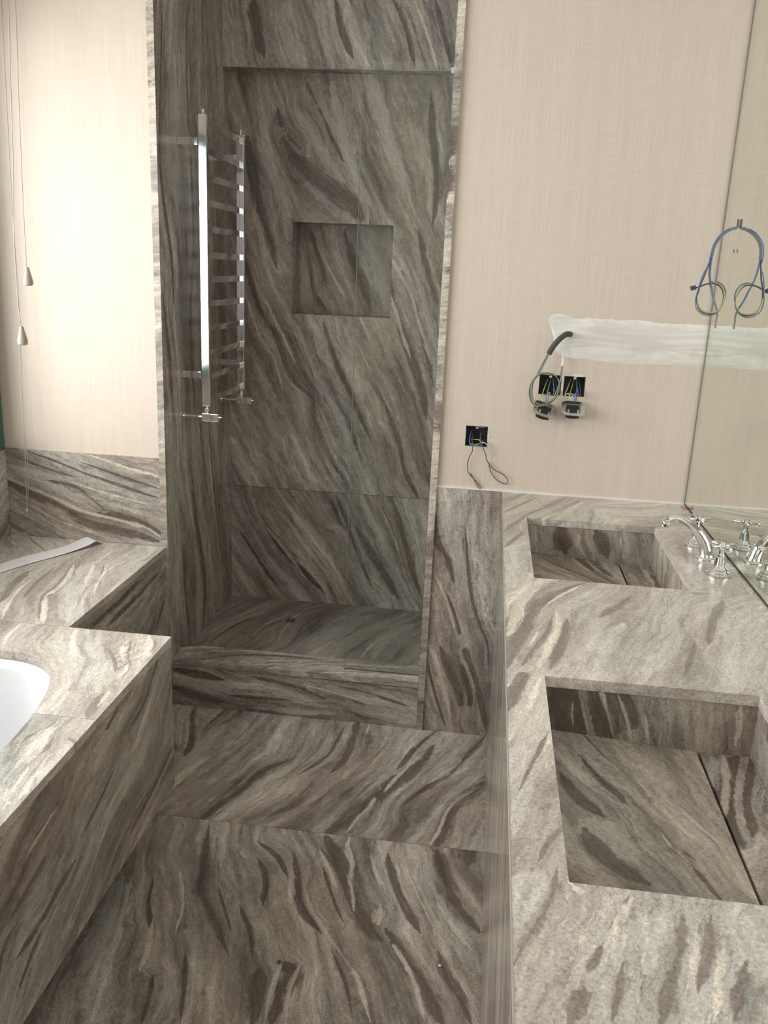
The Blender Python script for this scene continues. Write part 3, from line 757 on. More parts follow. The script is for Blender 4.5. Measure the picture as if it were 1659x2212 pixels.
V_tf = [
 ('d', .012, [(228,1592),(205,1625),(183,1661),(151,1740)]), ('d', .009, [(285,1478),(252,1535),(216,1600),(195,1640)]),
 ('d', .010, [(346,1405),(330,1460),(310,1520),(277,1580)]), ('d', .011, [(372,1612),(346,1673),(315,1735),(285,1795)]),
 ('d', .016, [(219,1607),(179,1680),(149,1752)]), ('l', .006, [(126,1739),(110,1765),(93,1792),(60,1845)]),
 ('d', .010, [(159,1865),(120,1930),(86,1998),(40,2064)]), ('d', .008, [(300,1440),(280,1480),(262,1520)]),
 ('g', .022, [(262,1530),(232,1600),(205,1665)]), ('g', .026, [(330,1560),(300,1640),(262,1720)]),
 ('l', .005, [(330,1500),(310,1560),(285,1625)]), ('d', .006, [(245,1665),(215,1730),(180,1800)]),
 ('g', .022, [(120,1860),(85,1920),(40,1995)]), ('d', .009, [(100,1850),(62,1915),(20,1990)]), ('d', .007, [(25,2010),(5,2060),(0,2100)]),
 ('f', .01, [(360,1480),(345,1580),(325,1680)]), ('d', .006, [(90,2010),(65,2070),(40,2140)]), ('l', .005, [(135,1940),(100,2010),(70,2080)]),
]
ZK = .158
V, F = grid(YE, -.697, ZK, TD-.0205, .009); slab('front_panel', 'X', XT-.0005, V, F, -.018, sur, V_tf, seed=56.)
V, F = grid(-1.036, XT-.020, ZK, TD-.0205, .02); slab('end_panel', 'Y', -.6985, V, F, -.016, sur, ang=1.1, seed=57.)
V, F = grid(-.695, -.002, .0005, TD-.0205, .012); 
slab('shelf_panel', 'X', -1.038, V, F, -.016, sur, [('d', .015, [(345,1235),(300,1285),(235,1350)]), ('d', .010, [(300,1255),(255,1300),(200,1352)]), ('g', .02, [(350,1270),(320,1320),(300,1360)]), ('l', .004, [(325,1240),(280,1290),(230,1345)]), ('d', .008, [(356,1290),(345,1330),(335,1365)])], seed=58.)
box('plinth', (-1.05, XT-.16, YE, -.72, .0005, .14), 'core', sur)
box('plinth', (XL+.002, -1.055, YE, -.005, .0005, .12), 'core', sur)

tub = thing('bathtub', 'white enamel bathtub set under the stone deck', 'bathtub', (OC[0], OC[1], .1))
bm = bmesh.new(); NS = 96; rings = []
prof = [(.045, .560), (.045, .5675), (.006, .5675), (-.002, .562), (-.012, .556), (-.020, .552), (-.026, .540), (-.045, .45), (-.070, .32), (-.10, .22), (-.15, .18), (-.22, .17),
        (-.22, .155), (-.12, .16), (-.08, .20), (-.045, .30), (-.025, .45), (-.005, .545)]
for g, z in prof:
    rings.append([bm.verts.new((*oval(2*PI*k/NS, g), z)) for k in range(NS)])
for a_, b_ in zip(rings, rings[1:]+rings[:1]):
    pass
for a_, b_ in zip(rings, rings[1:]):
    for k in range(NS): bm.faces.new((a_[k], a_[(k+1) % NS], b_[(k+1) % NS], b_[k]))
bm.faces.new(rings[11]); bm.faces.new(rings[12])
for k in range(NS): bm.faces.new((rings[-1][k], rings[-1][(k+1) % NS], rings[0][(k+1) % NS], rings[0][k]))
from_bm('tub_shell', bm, 'enamel', tub, smooth=True)
lathe('waste', [(.03, 0), (.03, .004), (.024, .006), (.0, .006)], (OC[0], OC[1]+.30, .1745), 'chrome', tub)

# ================================================================== VANITY
VX0, VZ = .066, .86
S1 = (.133, .485, -.790, -.285); S2 = (.131, .485, -1.815, -1.290); VE = -2.15
top = thing('worktop', 'light brown veined marble worktop holding the two stone basins', 'worktop', (.35, -1.07, .84))
V_wt = [
 ('d', .016, [(1255,1262),(1200,1285),(1155,1318),(1132,1365),(1112,1405),(1096,1440)]),
 ('l', .020, [(1215,1240),(1160,1262),(1120,1300),(1098,1370)]), ('g', .030, [(1105,1180),(1120,1215),(1110,1270)]),
 ('l', .005, [(1252,1266),(1215,1284),(1182,1305)]),
 ('l', .008, [(1202,1320),(1206,1345),(1203,1368),(1186,1398),(1163,1445)]),
 ('l', .005, [(1179,1338),(1157,1370),(1132,1416),(1100,1468)]),
 ('d', .007, [(1192,1335),(1178,1370),(1150,1405),(1125,1442)]),
 ('d', .012, [(1225,1340),(1215,1385),(1190,1440)]), ('d', .010, [(1360,1290),(1330,1312),(1300,1330)]),
 ('f', .020, [(1380,1300),(1320,1345),(1278,1405),(1262,1450)]),
 ('g', .030, [(1500,1275),(1464,1329),(1449,1390),(1400,1455)]), ('g', .020, [(1345,1350),(1310,1390),(1290,1440)]),
 ('d', .011, [(1560,1300),(1540,1345),(1530,1390)]), ('g', .020, [(1638,1329),(1602,1400),(1590,1480)]), ('d', .008, [(1500,1390),(1492,1425),(1480,1455)]),
 ('d', .008, [(1222,1076),(1180,1095),(1140,1112),(1092,1145)]), ('d', .006, [(1160,1075),(1125,1090),(1092,1105)]),
 ('g', .025, [(1440,1105),(1370,1108),(1280,1098)]), ('l', .006, [(1260,1085),(1200,1110),(1140,1135)]),
 ('d', .008, [(1130,1150),(1110,1165),(1092,1180)]), ('f', .01, [(1440,1180),(1480,1230),(1540,1290)]),
 ('l', .006, [(1140,1404),(1120,1450),(1097,1480)]), ('d', .012, [(1135,1445),(1115,1485),(1098,1530)]),
 ('l', .006, [(1165,1470),(1145,1520),(1118,1570),(1100,1598)]), ('f', .01, [(1175,1530),(1140,1600),(1103,1680)]),
 ('d', .005, [(1180,1590),(1155,1640),(1125,1700)]), ('l', .004, [(1188,1600),(1176,1625),(1180,1655)]), ('g', .016, [(1150,1660),(1130,1720),(1110,1790)]),
 ('d', .005, [(1222,1782),(1190,1815),(1166,1855)]), ('f', .01, [(1200,1730),(1150,1810),(1108,1890)]),
 ('d', .010, [(1203,1880),(1196,1925),(1180,1965),(1155,2000),(1115,2072)]), ('g', .030, [(1165,1890),(1145,1940),(1122,1990)]),
 ('l', .006, [(1240,1915),(1262,1935),(1275,1955)]), ('l', .012, [(1360,1950),(1335,1985),(1320,2020),(1312,2060)]),
 ('d', .005, [(1352,1948),(1338,1975),(1322,1998)]), ('l', .004, [(1285,1950),(1272,1990),(1255,2030)]), ('l', .004, [(1300,1940),(1290,1980),(1280,2010)]),
 ('d', .006, [(1300,2045),(1285,2075),(1262,2110)]), ('d', .012, [(1268,2120),(1255,2160),(1235,2205)]), ('d', .010, [(1345,2090),(1335,2140),(1325,2190)]),
 ('g', .035, [(1345,2030),(1330,2080),(1300,2140)]), ('g', .03, [(1440,1985),(1420,2040),(1400,2090)]), ('g', .03, [(1620,1990),(1630,2050),(1640,2110)]),
 ('d', .014, [(1475,1990),(1468,2060),(1450,2130),(1430,2200)]), ('d', .008, [(1535,1990),(1528,2060),(1510,2130)]), ('l', .006, [(1505,2010),(1498,2070),(1485,2130)]),
 ('f', .01, [(1400,1950),(1385,2060),(1360,2190)]), ('d', .009, [(1610,2090),(1600,2140),(1590,2190)]), ('l', .007, [(1565,2040),(1560,2110),(1545,2190)]),
 ('f', .01, [(1640,1500),(1655,1700),(1650,1960)]),
]
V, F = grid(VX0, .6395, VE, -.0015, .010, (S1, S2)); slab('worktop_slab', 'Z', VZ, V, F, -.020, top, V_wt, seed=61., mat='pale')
box('pale_arris', (VX0-.0012, VX0+.0004, VE, -.0015, VZ-.0045, VZ+.0002), 'joint', top, label='pale line along the front edge')  # thin paler strip along the worktop front

VFX = .079
cab = thing('vanity_cabinet', 'marble clad vanity cabinet with thin drawer gaps below the worktop', 'cabinet', (.35, -1.07, 0))
levels = [(.03, .345), (.350, .595), (.600, VZ-.0205)]
for i, (z0, z1) in enumerate(levels):
    V, F = grid(VE+.005, -.0015, z0, z1, .014); slab('drawer_front', 'X', VFX, V, F, .018, cab, ang=.55, seed=64., mat='gloss')
box('carcass', (VFX+.019, .6395, VE+.01, -.0015, .001, .70), 'core', cab)
box('carcass', (VFX+.019, S1[0]-.016, VE+.01, -.0015, .701, VZ-.0205), 'core', cab)
box('carcass', (S1[1]+.016, .6395, VE+.01, -.0015, .701, VZ-.0205), 'core', cab)
V, F = grid(VFX+.019, .6395, .001, VZ-.0205, .05); slab('end_panel', 'Y', VE+.0005, V, F, .009, cab, ang=1.1, seed=66.)
for nm_, fx in (('plinth', 0),): box('plinth', (VFX+.03, .10, VE+.02, -.002, .0008, .0295), 'core', cab)

def basin(S, lab, seed, vf, vb, vr):
    x0, x1, y0, y1 = S; s = thing('sink', lab, 'sink', ((x0+x1)/2, (y0+y1)/2, .74), 'stone basins in the worktop')
    zt = VZ-.0206; zb = .738; r_ = .0025
    V, F = grid(x0-r_, x1+r_, .722, zt, .007); slab('basin_far_wall', 'Y', y1+r_, V, F, .012, s, vf, seed=seed)
    slab('basin_near_wall', 'Y', y0-r_, V, F, -.012, s, ang=1.5, seed=seed+1)
    V, F = grid(y0-r_, y1+r_, .722, zt, .01)
    slab('basin_side', 'X', x0-r_, V, F, -.010, s, ang=1.4, seed=seed+2); slab('basin_side', 'X', x1+r_, V, F, .010, s, vr, seed=seed+3, ang=1.2)
    # bottom: sloping plate, dark slot, flat plate
    def plate(u0, u1, za, zb_, vv, sd, name):
        V, F = grid(u0, u1, y0-r_+.0005, y1+r_-.0005, .009); o = slab(name, 'Z', .745, V, F, -.012, s, vv, seed=sd)
        for v in o.data.vertices:
            X = v.co.x+o.parent.location.x; k = (X-u0)/(u1-u0); v.co.z += (za+(zb_-za)*k)-.745
    plate(x0-r_+.0005, .3985, .760, .7435, vb[0], seed+5, 'sloping_plate')
    plate(.4035, x1+r_-.0005, .7435, .7435, vb[1], seed+6, 'slot_plate')
    box('slot_channel', (.385, .42, y0, y1, .705, .722), 'void', s)
    return s
basin(S1, 'far rectangular stone basin with slot drain beside the chrome tap', 70.,
      [('d', .03, [(1215,1135),(1212,1160),(1220,1190)]), ('d', .02, [(1290,1150),(1300,1170),(1310,1200)]), ('g', .02, [(1185,1135),(1190,1180)]), ('l', .005, [(1255,1145),(1250,1175),(1265,1205)]), ('l', .004, [(1340,1160),(1345,1190),(1350,1215)])],
      ([('d', .02, [(1245,1205),(1262,1220),(1280,1235)]), ('d', .025, [(1278,1208),(1295,1228),(1320,1245)]), ('l', .006, [(1230,1205),(1250,1222),(1275,1238)]), ('d', .005, [(1165,1210),(1210,1230),(1265,1250)]), ('l', .006, [(1160,1225),(1200,1240),(1250,1255)])],
       [('d', .02, [(1400,1240),(1420,1265)]), ('g', .02, [(1360,1240),(1380,1270)]), ('l', .01, [(1385,1225),(1410,1262)])]),
      [('g', .03, [(1430,1180),(1440,1230)])])
basin(S2, 'near rectangular stone basin with slot drain and dark far side', 80.,
      [('d', .10, [(1225,1470),(1230,1530),(1238,1590)]), ('d', .09, [(1285,1480),(1300,1530),(1320,1590)]), ('l', .004, [(1235,1490),(1237,1560)]), ('l', .004, [(1250,1490),(1262,1540),(1270,1580)]),
       ('l', .006, [(1295,1488),(1310,1530),(1325,1590)]), ('l', .004, [(1335,1500),(1352,1550),(1362,1600)]), ('l', .004, [(1385,1530),(1395,1560),(1400,1595)]), ('f', .01, [(1450,1510),(1470,1600)]), ('l', .01, [(1600,1530),(1590,1600)])],
      ([('d', .009, [(1255,1650),(1290,1690),(1332,1723),(1385,1775),(1440,1820),(1497,1858)]), ('d', .014, [(1375,1745),(1420,1790),(1460,1830)]), ('d', .005, [(1262,1600),(1285,1625),(1310,1650)]),
        ('g', .030, [(1295,1640),(1340,1690),(1395,1745)]), ('g', .040, [(1270,1790),(1320,1840),(1360,1875)]), ('d', .012, [(1212,1690),(1245,1735),(1295,1771)]),
        ('d', .016, [(1265,1812),(1285,1850),(1330,1885),(1390,1914)]), ('l', .004, [(1430,1810),(1450,1835),(1475,1855)]), ('l', .004, [(1440,1720),(1500,1780),(1570,1830)]),
        ('d', .006, [(1500,1880),(1530,1915),(1560,1950)]), ('f', .01, [(1450,1640),(1510,1720),(1580,1830)])],
       [('d', .022, [(1592,1635),(1578,1720),(1585,1790),(1605,1825)]), ('d', .015, [(1625,1640),(1612,1720),(1625,1800)]), ('l', .007, [(1562,1630),(1570,1690),(1568,1740),(1560,1770)]), ('l', .008, [(1595,1850),(1620,1835),(1640,1825)]), ('g', .02, [(1540,1640),(1552,1700)])]),
      [('g', .03, [(1650,1600),(1655,1700)])])

# ---- mirror on the right wall
mir = thing('mirror', 'large frameless wall mirror standing on the worktop along the right wall', 'mirror', (.63, -1.2, .87))
box('mirror_glass', (.6225, .6385, VE, -.004, VZ+.004, 2.50), 'mirror', mir)
box('mirror_edge', (.6215, .6388, VE, -.004, VZ+.0005, VZ+.0038), 'void', mir, label='dark gap under the mirror')
M['edge'] = simple('mirror_edge_grey', (.22, .195, .17), .6)
box('mirror_edge', (.6212, .6388, -.0038, -.0015, VZ+.0005, 2.50), 'edge', mir, label='dark upright edge in the corner')
bm = bmesh.new(); r = random.Random(5)
def smear(x, y, w, h):
    p = at(x, y, X=.6225); vs = []
    for k in range(9): a_ = 2*PI*k/9; vs.append(bm.verts.new((.6222, p[1]+w*math.cos(a_)*r.uniform(.5, 1), p[2]+h*math.sin(a_)*r.uniform(.5, 1))))
    bm.faces.new(vs)
for q in ((1549, 966, .003, .004), (1551, 994, .003, .003), (1552, 1016, .002, .005), (1548, 733, .003, .0025), (1540, 722, .0015, .003), (1551, 938, .0015, .002)): smear(*q)
from_bm('smear', bm, 'white', mir, label='small white smears', kind='stuff')
bm = bmesh.new()
def stroke(x0, y0, x1, y1, w=.0009):
    a_, b_ = at(x0, y0, X=.6225), at(x1, y1, X=.6225); d = (b_-a_); d /= np.linalg.norm(d); s = np.cross(d, (1, 0, 0))*w
    vs = [bm.verts.new((.6221, *(p+k*s)[1:])) for p, k in ((a_, 1), (b_, 1), (b_, -1), (a_, -1))]; bm.faces.new(vs)
for s in ((1584, 538, 1583, 547), (1587, 539, 1584, 542), (1584, 542, 1587, 546), (1594, 538, 1591, 541), (1591, 541, 1594, 544), (1594, 544, 1591, 547)): stroke(*s)
from_bm('pencil_mark', bm, 'mark', mir, label='tiny dark pencil marks', kind='stuff')

# ================================================================== TAP SET
tap = thing('tap_set', 'three piece chrome basin tap with swan spout and cross handles beside the far basin', 'tap', (.562, -.54, VZ))
sp_pts = [(1527,1204),(1522,1178),(1509,1153),(1488,1131),(1465,1119),(1449,1121),(1440,1129)]
P3 = [at(x, y, Y=-.54) for x, y in sp_pts]; P3[0] = np.array([.566, -.54, .866])
spout = tube('spout', P3, [.0165, .0140, .0120, .0102, .0088, .0080, .0080], 'chrome', tap, sides=16, n=8)
lathe('spout_base', [(.024, .0006), (.024, .003), (.020, .006), (.0185, .0065), (.0170, .012)], (.566, -.54, VZ), 'chrome', tap)
d = (P3[-1]-P3[-2]); d /= np.linalg.norm(d)
lathe('aerator', [(.0085, -.002), (.0115, 0), (.0115, .006), (.0100, .009), (.0100, .011), (.0, .011)], tuple(P3[-1]), 'chrome', spout, tuple(d*np.array([.5, 1, 1.2])), sides=18)
def handle(x, y, rot):
    h = lathe('handle_base', [(.0265, .0006), (.0270, .004), (.0230, .006), (.0235, .010), (.0200, .013), (.0205, .017), (.0170, .020), (.0130, .024), (.0115, .036), (.0110, .044), (.0085, .046), (.0085, .050), (.0060, .052), (.0060, .066)], (x, y, VZ), 'chrome', tap)
    bm = bmesh.new(); zc = VZ+.071
    add_lathe(bm, [(.0065, -.008), (.0095, -.005), (.0095, .004), (.0070, .007), (.0070, .009), (.0, .0105)], (x, y, zc), sides=16)
    for k in range(4):
        a_ = rot+k*PI/2; dx, dy = math.cos(a_), math.sin(a_)
        add_lathe(bm, [(.0048, .006), (.0036, .011), (.0040, .017), (.0062, .024), (.0068, .028), (.0050, .031), (.0, .0318)], (x, y, zc), (dx, dy, 0), 12)
    from_bm('cross_handle', bm, 'chrome', h, smooth=True)
handle(.566, -.664, .45); handle(.563, -.432, .30)

c = at(950, 2088, Z=.0)
bm = bmesh.new(); bmesh.ops.create_icosphere(bm, subdivisions=2, radius=1)
for v in bm.verts: v.co = Vector((c[0]+v.co.x*.0045*RND.uniform(.85, 1.1), c[1]+v.co.y*.0040, .0026+v.co.z*.0025))
from_bm('plaster_crumb', bm, 'white', None, smooth=True, label='tiny white plaster crumb on the stone floor near the vanity', category='plaster crumb')

# red thread and bit of wire lying in the corner
tp = [at(x, y, Z=VZ+.003) for x, y in ((1471, 1092), (1474, 1096), (1481, 1098), (1486, 1096), (1491, 1100))]
for p in tp: p[0] = min(p[0], .618); p[1] = min(p[1], -.006)
tube('red_thread', tp, .0011, 'thread', None, sides=6, label='short curl of red thread on the worktop in the mirror corner', category='thread')

# ================================================================== ELECTRICAL
def back_box(B, lab):
    x0, x1, z0, z1 = B; bm = bmesh.new(); t_ = .0012; y0, y1 = .006, .048; g = .0012
    x0 += g; x1 -= g; z0 += g; z1 -= g
    add_box(bm, x0, x1, y1, y1+t_, z0, z1); add_box(bm, x0, x0+t_, y0, y1, z0, z1); add_box(bm, x1-t_, x1, y0, y1, z0, z1)
    add_box(bm, x0, x1, y0, y1, z0, z0+t_); add_box(bm, x0, x1, y0, y1, z1-t_, z1)
    t = thing('back_box', lab, 'electrical box', ((x0+x1)/2, .045, z0), 'open electrical boxes in the wall')
    from_bm('box_shell', bm, 'void', t)
    xc = (x0+x1)/2
    for za, zb_ in ((z1-.008, z1-.001), (z0+.001, z0+.006)): box('fixing_lug', (xc-.004, xc+.004, y0+.002, y0+.004, za, zb_), 'steel', t)
    return t
bb = back_box(B1, 'open black electrical box low on the wall by the shower opening')
lathe('grommet', [(.012, 0), (.012, .002), (.007, .002)], (-.012, .030, B1[3]-.0045), 'cream', bb, (0, 0, -1))
back_box(B2, 'open black electrical box behind the looped blue cable')
back_box(B3, 'open black electrical box, right one of the pair below the white filler')
def wires(name, label, group, specs, root=None, cat='cable'):
    t = thing(name, label, cat, tuple(specs[0][3][0]), group)
    for nm, mat, rad, pts in specs: tube(nm, pts, rad, mat, t, sides=7, n=7)
    return t
def Pw(pts):   # x, y, depth in front of the wall (m)
    return [at(x, y, Y=-d) for x, y, d in pts]
# loose ends in the low box
wires('wire_bundle', 'thin brown wires looping down out of the low electrical box', None, [
 ('brown_wire', 'brown', .0015, Pw([(1040,935,-.030),(1037,948,-.004),(1038,958,.010),(1043,966,.016),(1049,982,.014),(1052,995,.010),(1062,1009,.008),(1071,1017,.006),(1082,1022,.006),(1092,1030,.006),(1097,1038,.006),(1095,1044,.006),(1088,1045,.005),(1075,1038,.004),(1064,1026,.003),(1058,1012,.003),(1056,998,.004)])),
 ('brown_wire', 'brown', .0015, Pw([(1022,935,-.030),(1020,950,.000),(1021,962,.012),(1020,975,.014),(1015,985,.010),(1011,996,.007),(1010,1010,.006),(1012,1020,.006),(1019,1030,.005),(1026,1037,.004),(1034,1046,.003),(1038,1053,.003),(1036,1055,.003),(1030,1048,.003),(1024,1036,.003),(1016,1022,.004)])),
 ('blue_wire', 'blue', .0016, Pw([(1020,927,-.035),(1016,940,-.015),(1014,952,.002),(1017,960,.008),(1028,962,.008),(1040,962,.006),(1044,950,-.02)])),
 ('grey_wire', 'cream', .0014, Pw([(1039,936,-.035),(1038,948,-.010),(1040,956,.006),(1048,957,.010),(1056,968,.012),(1058,985,.008)])),
 ('yellow_green_wire', 'yg', .0013, Pw([(1018,949,-.012),(1028,949,-.004),(1036,951,.002),(1038,957,.006),(1028,960,.008),(1016,958,.004)])),
])
# black conduit with the looped cable over the paired boxes
cond = thing('wall_cable', 'looped blue and yellow-green cable in a black sleeve hanging from the filler', 'cable', tuple(at(1228, 722, Y=0)))
tube('sleeve', Pw([(1232,722,-.004),(1224,722,.012),(1213,729,.026),(1201,741,.034),(1192,753,.038),(1185,765,.040)]), .0082, 'rubber', cond, sides=12, label='dark foam sleeve')
for i, (mt, o) in enumerate((('blue', 0), ('yg', 2.2), ('brown', -2.0))):
    pts = [(1186+o*.4,762,.040),(1180+o,775,.042),(1172+o,790,.042),(1163+o,808,.040),(1152+o,822,.036),(1146+o,840,.034),(1146+o*.8,858,.032),(1152+o*.3,872,.030),(1163,876+o*.5,.030),(1178,874+o*.5,.030),(1192,868+o*.3,.030),(1203-o*.3,855,.030),(1209-o*.4,838,.032),(1207-o*.3,822,.034),(1197,810-o*.5,.038),(1182,806-o*.5,.044),(1166,808-o*.6,.046),(1154-o*.3,818,.048),(1149-o*.4,836,.046),(1150,858,.040),(1160,871,.036),(1176,873,.036),(1192,863,.036),(1202,846,.036),(1210+o*.3,822,.034),(1213+o*.4,805,.030),(1215+o*.4,790,.026)]
    tube({'blue': 'blue_wire', 'yg': 'yellow_green_wire', 'brown': 'brown_wire'}[mt], Pw(pts), .0017, mt, cond, sides=7, n=6)
tube('taped_end', Pw([(1215,791,.026),(1216,778,.022),(1217,765,.018),(1218,752,.014)]), [.0038, .0036, .0030, .0022], 'white', cond, sides=10, label='white taped cable end')
# two loose socket mechanisms hanging from the paired boxes
def socket(cx, cy, tilt, lab, bx):
    t = thing('socket_frame', lab, 'socket', tuple(at(cx, cy, Y=-.035)), 'loose socket mechanisms')
    R_ = Matrix.Rotation(tilt, 4, 'Y') @ Matrix.Rotation(-1.05, 4, 'X'); c0 = Vector(at(cx, cy, Y=-.035)); T_ = Matrix.Translation(c0) @ R_
    bm = bmesh.new(); NN = 28; k1, k2 = [], []
    for (rx, rz, lst) in ((.0345, .0345, k1), (.0235, .0225, k2)):
        for k in range(NN):
            a_ = 2*PI*k/NN; c_, s_ = math.cos(a_), math.sin(a_)
            lst.append((math.copysign(abs(c_)**.45, c_)*rx, math.copysign(abs(s_)**.45, s_)*rz))
    for y in (0, .0014):
        pass
    va = [[bm.verts.new((x, y, z)) for x, z in lst] for lst in (k1, k2) for y in (0, .0014)]
    o0, o1, i0, i1 = va
    for k in range(NN):
        j = (k+1) % NN
        bm.faces.new((o0[k], o0[j], i0[j], i0[k])); bm.faces.new((o1[k], o1[j], i1[j], i1[k])); bm.faces.new((o0[k], o0[j], o1[j], o1[k])); bm.faces.new((i0[k], i0[j], i1[j], i1[k]))
    bmesh.ops.transform(bm, matrix=T_, verts=bm.verts); from_bm('steel_frame', bm, 'steel', t)
    bm = bmesh.new(); add_box(bm, -.020, .020, .002, .024, -.018, .020, .003); add_box(bm, -.012, .012, .022, .034, -.008, .016, .003)
    bmesh.ops.transform(bm, matrix=T_, verts=bm.verts); from_bm('socket_body', bm, 'black', t)
    for sx in (-1, 1):
        bm = bmesh.new(); add_box(bm, sx*.014-.003, sx*.014+.003, -.004, .002, -.021, -.010, .001)
        bmesh.ops.transform(bm, matrix=T_, verts=bm.verts); from_bm('screw', bm, 'steel', t)
    xc, yc = bx
    for mt, ox, sw in (('blue', 4, 6), ('blue', 8, -4), ('cream', -8, -12), ('yg', 0, -10), ('brown', 12, 2)):
        tube({'blue': 'blue_wire', 'cream': 'cream_wire', 'yg': 'yellow_green_wire', 'brown': 'brown_wire'}[mt],
             Pw([(xc+ox*.8, yc-16, -.035), (xc+ox+sw*.5, yc+4, -.005), (xc+ox+sw, yc+20, .022), (cx+ox*.8+sw*.3, cy-32, .034), (cx+ox*.5, cy-16, .036)]), .0013, mt, t, sides=6, n=5)
socket(1177, 884, .25, 'loose steel-framed socket hanging under the left hole of the pair', (1190, 834))
socket(1238, 882, .02, 'loose steel-framed socket hanging under the right hole of the pair', (1240, 834))

# lighting cable coming out of the mirror, loops hanging beside it
mc = thing('mirror_cable', 'grey and blue cable coiling out of a hole in the mirror', 'cable', (.622, -.17, 1.68))
def Pm(pts): return [at(x, y, Y=-.170-d) for x, y, d in pts]
def strand(nm, mt, rad, pts): 
    q = Pm(pts)
    for p in q: p[0] = min(p[0], .6215-rad)
    tube(nm, q, rad, mt, mc, sides=8, n=7)
strand('cable_stub', 'mark', .0030, [(1598,474,0),(1598,482,0),(1597,493,0)])
arc = [(1596,492,0),(1580,495,.004),(1566,503,.01),(1554,515,.014),(1545,529,.016),(1540,543,.016),(1537,556,.014)]
strand('grey_sheath', 'grey', .0040, arc)
strand('blue_wire', 'blue', .0016, [(x-3, y-2, d+.005) for x, y, d in arc[1:]]+[(1530,572,.012),(1520,590,.012),(1513,608,.012),(1507,628,.012),(1502,648,.012),(1505,668,.014),(1520,680,.016),(1537,681,.016),(1552,672,.014),(1561,656,.012),(1567,636,.010),(1563,618,.010),(1550,609,.010),(1537,609,.010)])
A1 = [(1536,556,.014),(1529,575,.012),(1521,597,.010),(1512,618,.010),(1506,640,.010),(1506,656,.010),(1513,671,.012),(1528,678,.014),(1545,676,.014),(1557,664,.012),(1563,645,.012),(1561,628,.012),(1552,616,.010),(1538,612,.008),(1522,615,.008),(1510,620,.008),(1500,622,.008)]
strand('brown_wire', 'brown', .0022, A1)
strand('yellow_green_wire', 'yg', .0017, [(x+(2 if x > 1535 else 1), y-2.5, d+.004) for x, y, d in A1[4:14]])
strand('grey_sheath', 'grey', .0026, [(1537,556,.014),(1534,570,.010),(1532,590,.006),(1533,608,.004),(1537,628,.002),(1541,648,.002),(1547,665,.002),(1549,680,.002),(1546,696,.002),(1545,709,.002)])
strand('blue_wire', 'blue', .0013, [(1539,556,.016),(1536,575,.013),(1535,598,.010),(1538,622,.008),(1542,645,.006),(1547,662,.006)])
q = Pm([(1503,621,.008),(1492,623,.008)]); tube('connector', q, [.0062, .0062], 'rubber', mc, sides=6, spline=False, label='dark block connector on the cable end')

# ================================================================== BLIND CORDS, PAPER STRIP
def cord(lab, pts, acorn, grp='blind cords by the window'):
    t = thing('blind_cord', lab, 'cord', tuple(pts[0]), grp)
    tube('cord_line', pts, .0013, 'cordm', t, sides=6, n=5)
    if acorn is not None:
        lathe('cord_pull', [(.0015, .056), (.005, .054), (.007, .045), (.0115, .028), (.0150, .012), (.0140, .003), (.008, .0)], tuple(np.array(acorn)-np.array([0, 0, .028])), 'wood', t, sides=20, label='pear-shaped cord pull')
    return t
Yc = -.115
def cp(pts, Y): return [at(x, y, Y=Y) for x, y in pts]
up = lambda p: np.array([p[0], p[1], 2.55])
a1 = at(60, 597, Y=Yc); L = cp([(33,0),(40,200),(48,400),(54,520),(57,580)], Yc); cord('cord with the higher cream pull near the window corner', [L[0]+np.array([0, 0, .28])]+L, a1)
a2 = at(48, 725, Y=-.20); L = cp([(18,0),(22,150),(28,340),(30,500),(38,640),(45,705)], -.20); cord('cord with the lower cream pull near the window corner', [L[0]+np.array([0, 0, .22])]+L, a2)
L = cp([(3,0),(12,180),(20,330),(31,520),(40,640),(44,760),(49,870),(54,980),(57,1060),(58,1102)], -.06)
t = cord('longest blind cord hanging to the splashback with no pull', [L[0]+np.array([0, 0, .25])]+L, None)
L2 = cp([(58,1102),(61,1060),(60,1010),(56,960),(52,930)], -.06); tube('cord_line', L2, .0010, 'cordm', t, sides=6)
lathe('cord_knot', [(.001, -.004), (.003, -.002), (.003, .002), (.001, .004)], tuple(L2[0]), 'white', t, sides=10)

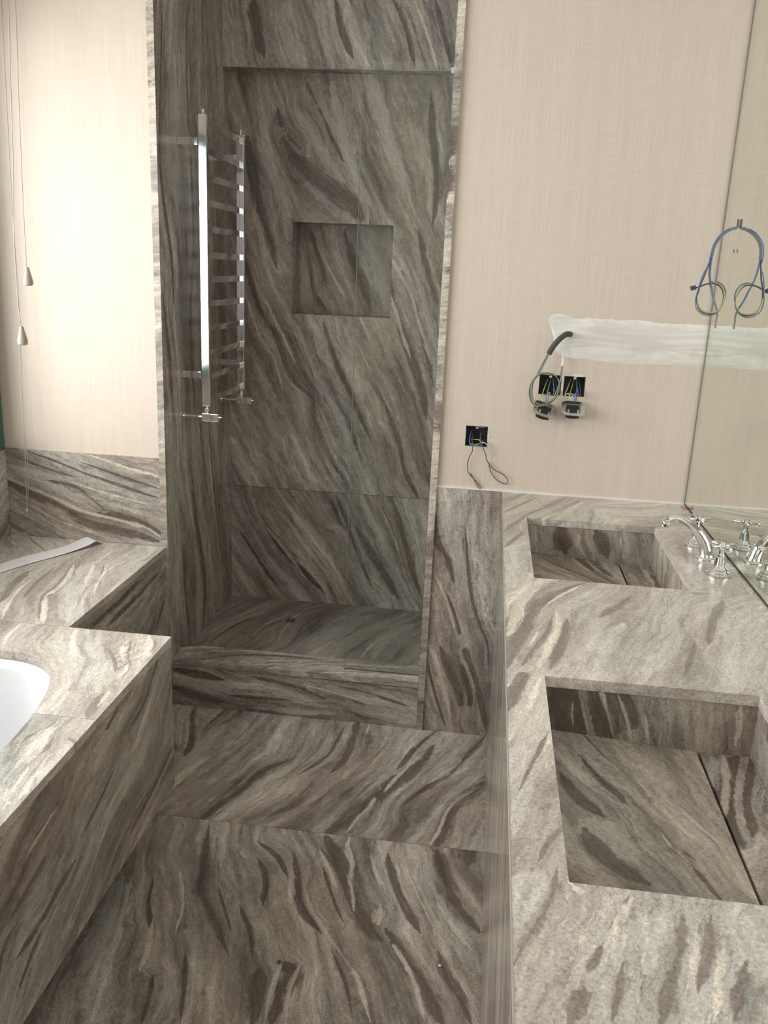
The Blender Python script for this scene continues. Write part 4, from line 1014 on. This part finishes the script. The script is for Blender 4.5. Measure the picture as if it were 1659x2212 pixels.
# paper strip: cross pairs from the left edge to the curled tip
bm = bmesh.new()
prs = [((-70,1243),(-70,1262),.000),((0,1218),(0,1237),.0005),((60,1200),(60,1218),.001),((110,1188),(112,1204),.0015),((150,1176),(158,1190),.004),((175,1164),(190,1178),.012),((188,1160),(207,1169),.018),((198,1164),(214,1171),.010),((210,1168),(223,1173.5),.002)]
rowsT = []
for (xa, ya), (xb, yb), lift in prs:
    rowsT.append((at(xa, ya, Z=TD+.002+lift), at(xb, yb, Z=TD+.002+lift*.7)))
Aq = catmull([a_ for a_, b_ in rowsT], 6); Bq = catmull([b_ for a_, b_ in rowsT], 6)
for p in Aq+Bq: p[1] = min(p[1], -.012)
vt = [(bm.verts.new(a_), bm.verts.new(b_)) for a_, b_ in zip(Aq, Bq)]; vb_ = [(bm.verts.new(a_-np.array([0, 0, .0009])), bm.verts.new(b_-np.array([0, 0, .0009]))) for a_, b_ in zip(Aq, Bq)]
for i in range(len(vt)-1):
    bm.faces.new((vt[i][0], vt[i+1][0], vt[i+1][1], vt[i][1])); bm.faces.new((vb_[i][0], vb_[i+1][0], vb_[i+1][1], vb_[i][1]))
    for s in (0, 1): bm.faces.new((vt[i][s], vt[i+1][s], vb_[i+1][s], vb_[i][s]))
bm.faces.new((vt[0][0], vt[0][1], vb_[0][1], vb_[0][0])); bm.faces.new((vt[-1][0], vt[-1][1], vb_[-1][1], vb_[-1][0]))
strip = thing('paper_strip', 'long white paper strip with curled tip lying on the stone shelf', 'paper', tuple(rowsT[2][0]))
from_bm('strip_sheet', bm, 'paperstrip', strip, smooth=True)
bm = bmesh.new()
def pline(x0, y0, x1, y1, h):
    a_, b_ = at(x0, y0, Z=TD+.0041), at(x1, y1, Z=TD+.0041); d = b_-a_; d /= np.linalg.norm(d); s = np.cross(d, (0, 0, 1))*h
    # small dashes like a line of faint print
    n_ = 9
    for k in range(n_):
        u, v = a_+(b_-a_)*(k+.1)/n_, a_+(b_-a_)*(k+.75)/n_
        bm.faces.new([bm.verts.new(p) for p in (u+s, v+s, v-s, u-s)])
pline(38, 1215, 62, 1209.5, .0012); pline(52, 1216.5, 58, 1215, .0010)
from_bm('faint_print', bm, 'ink', strip, label='faint grey line of print', kind='stuff')
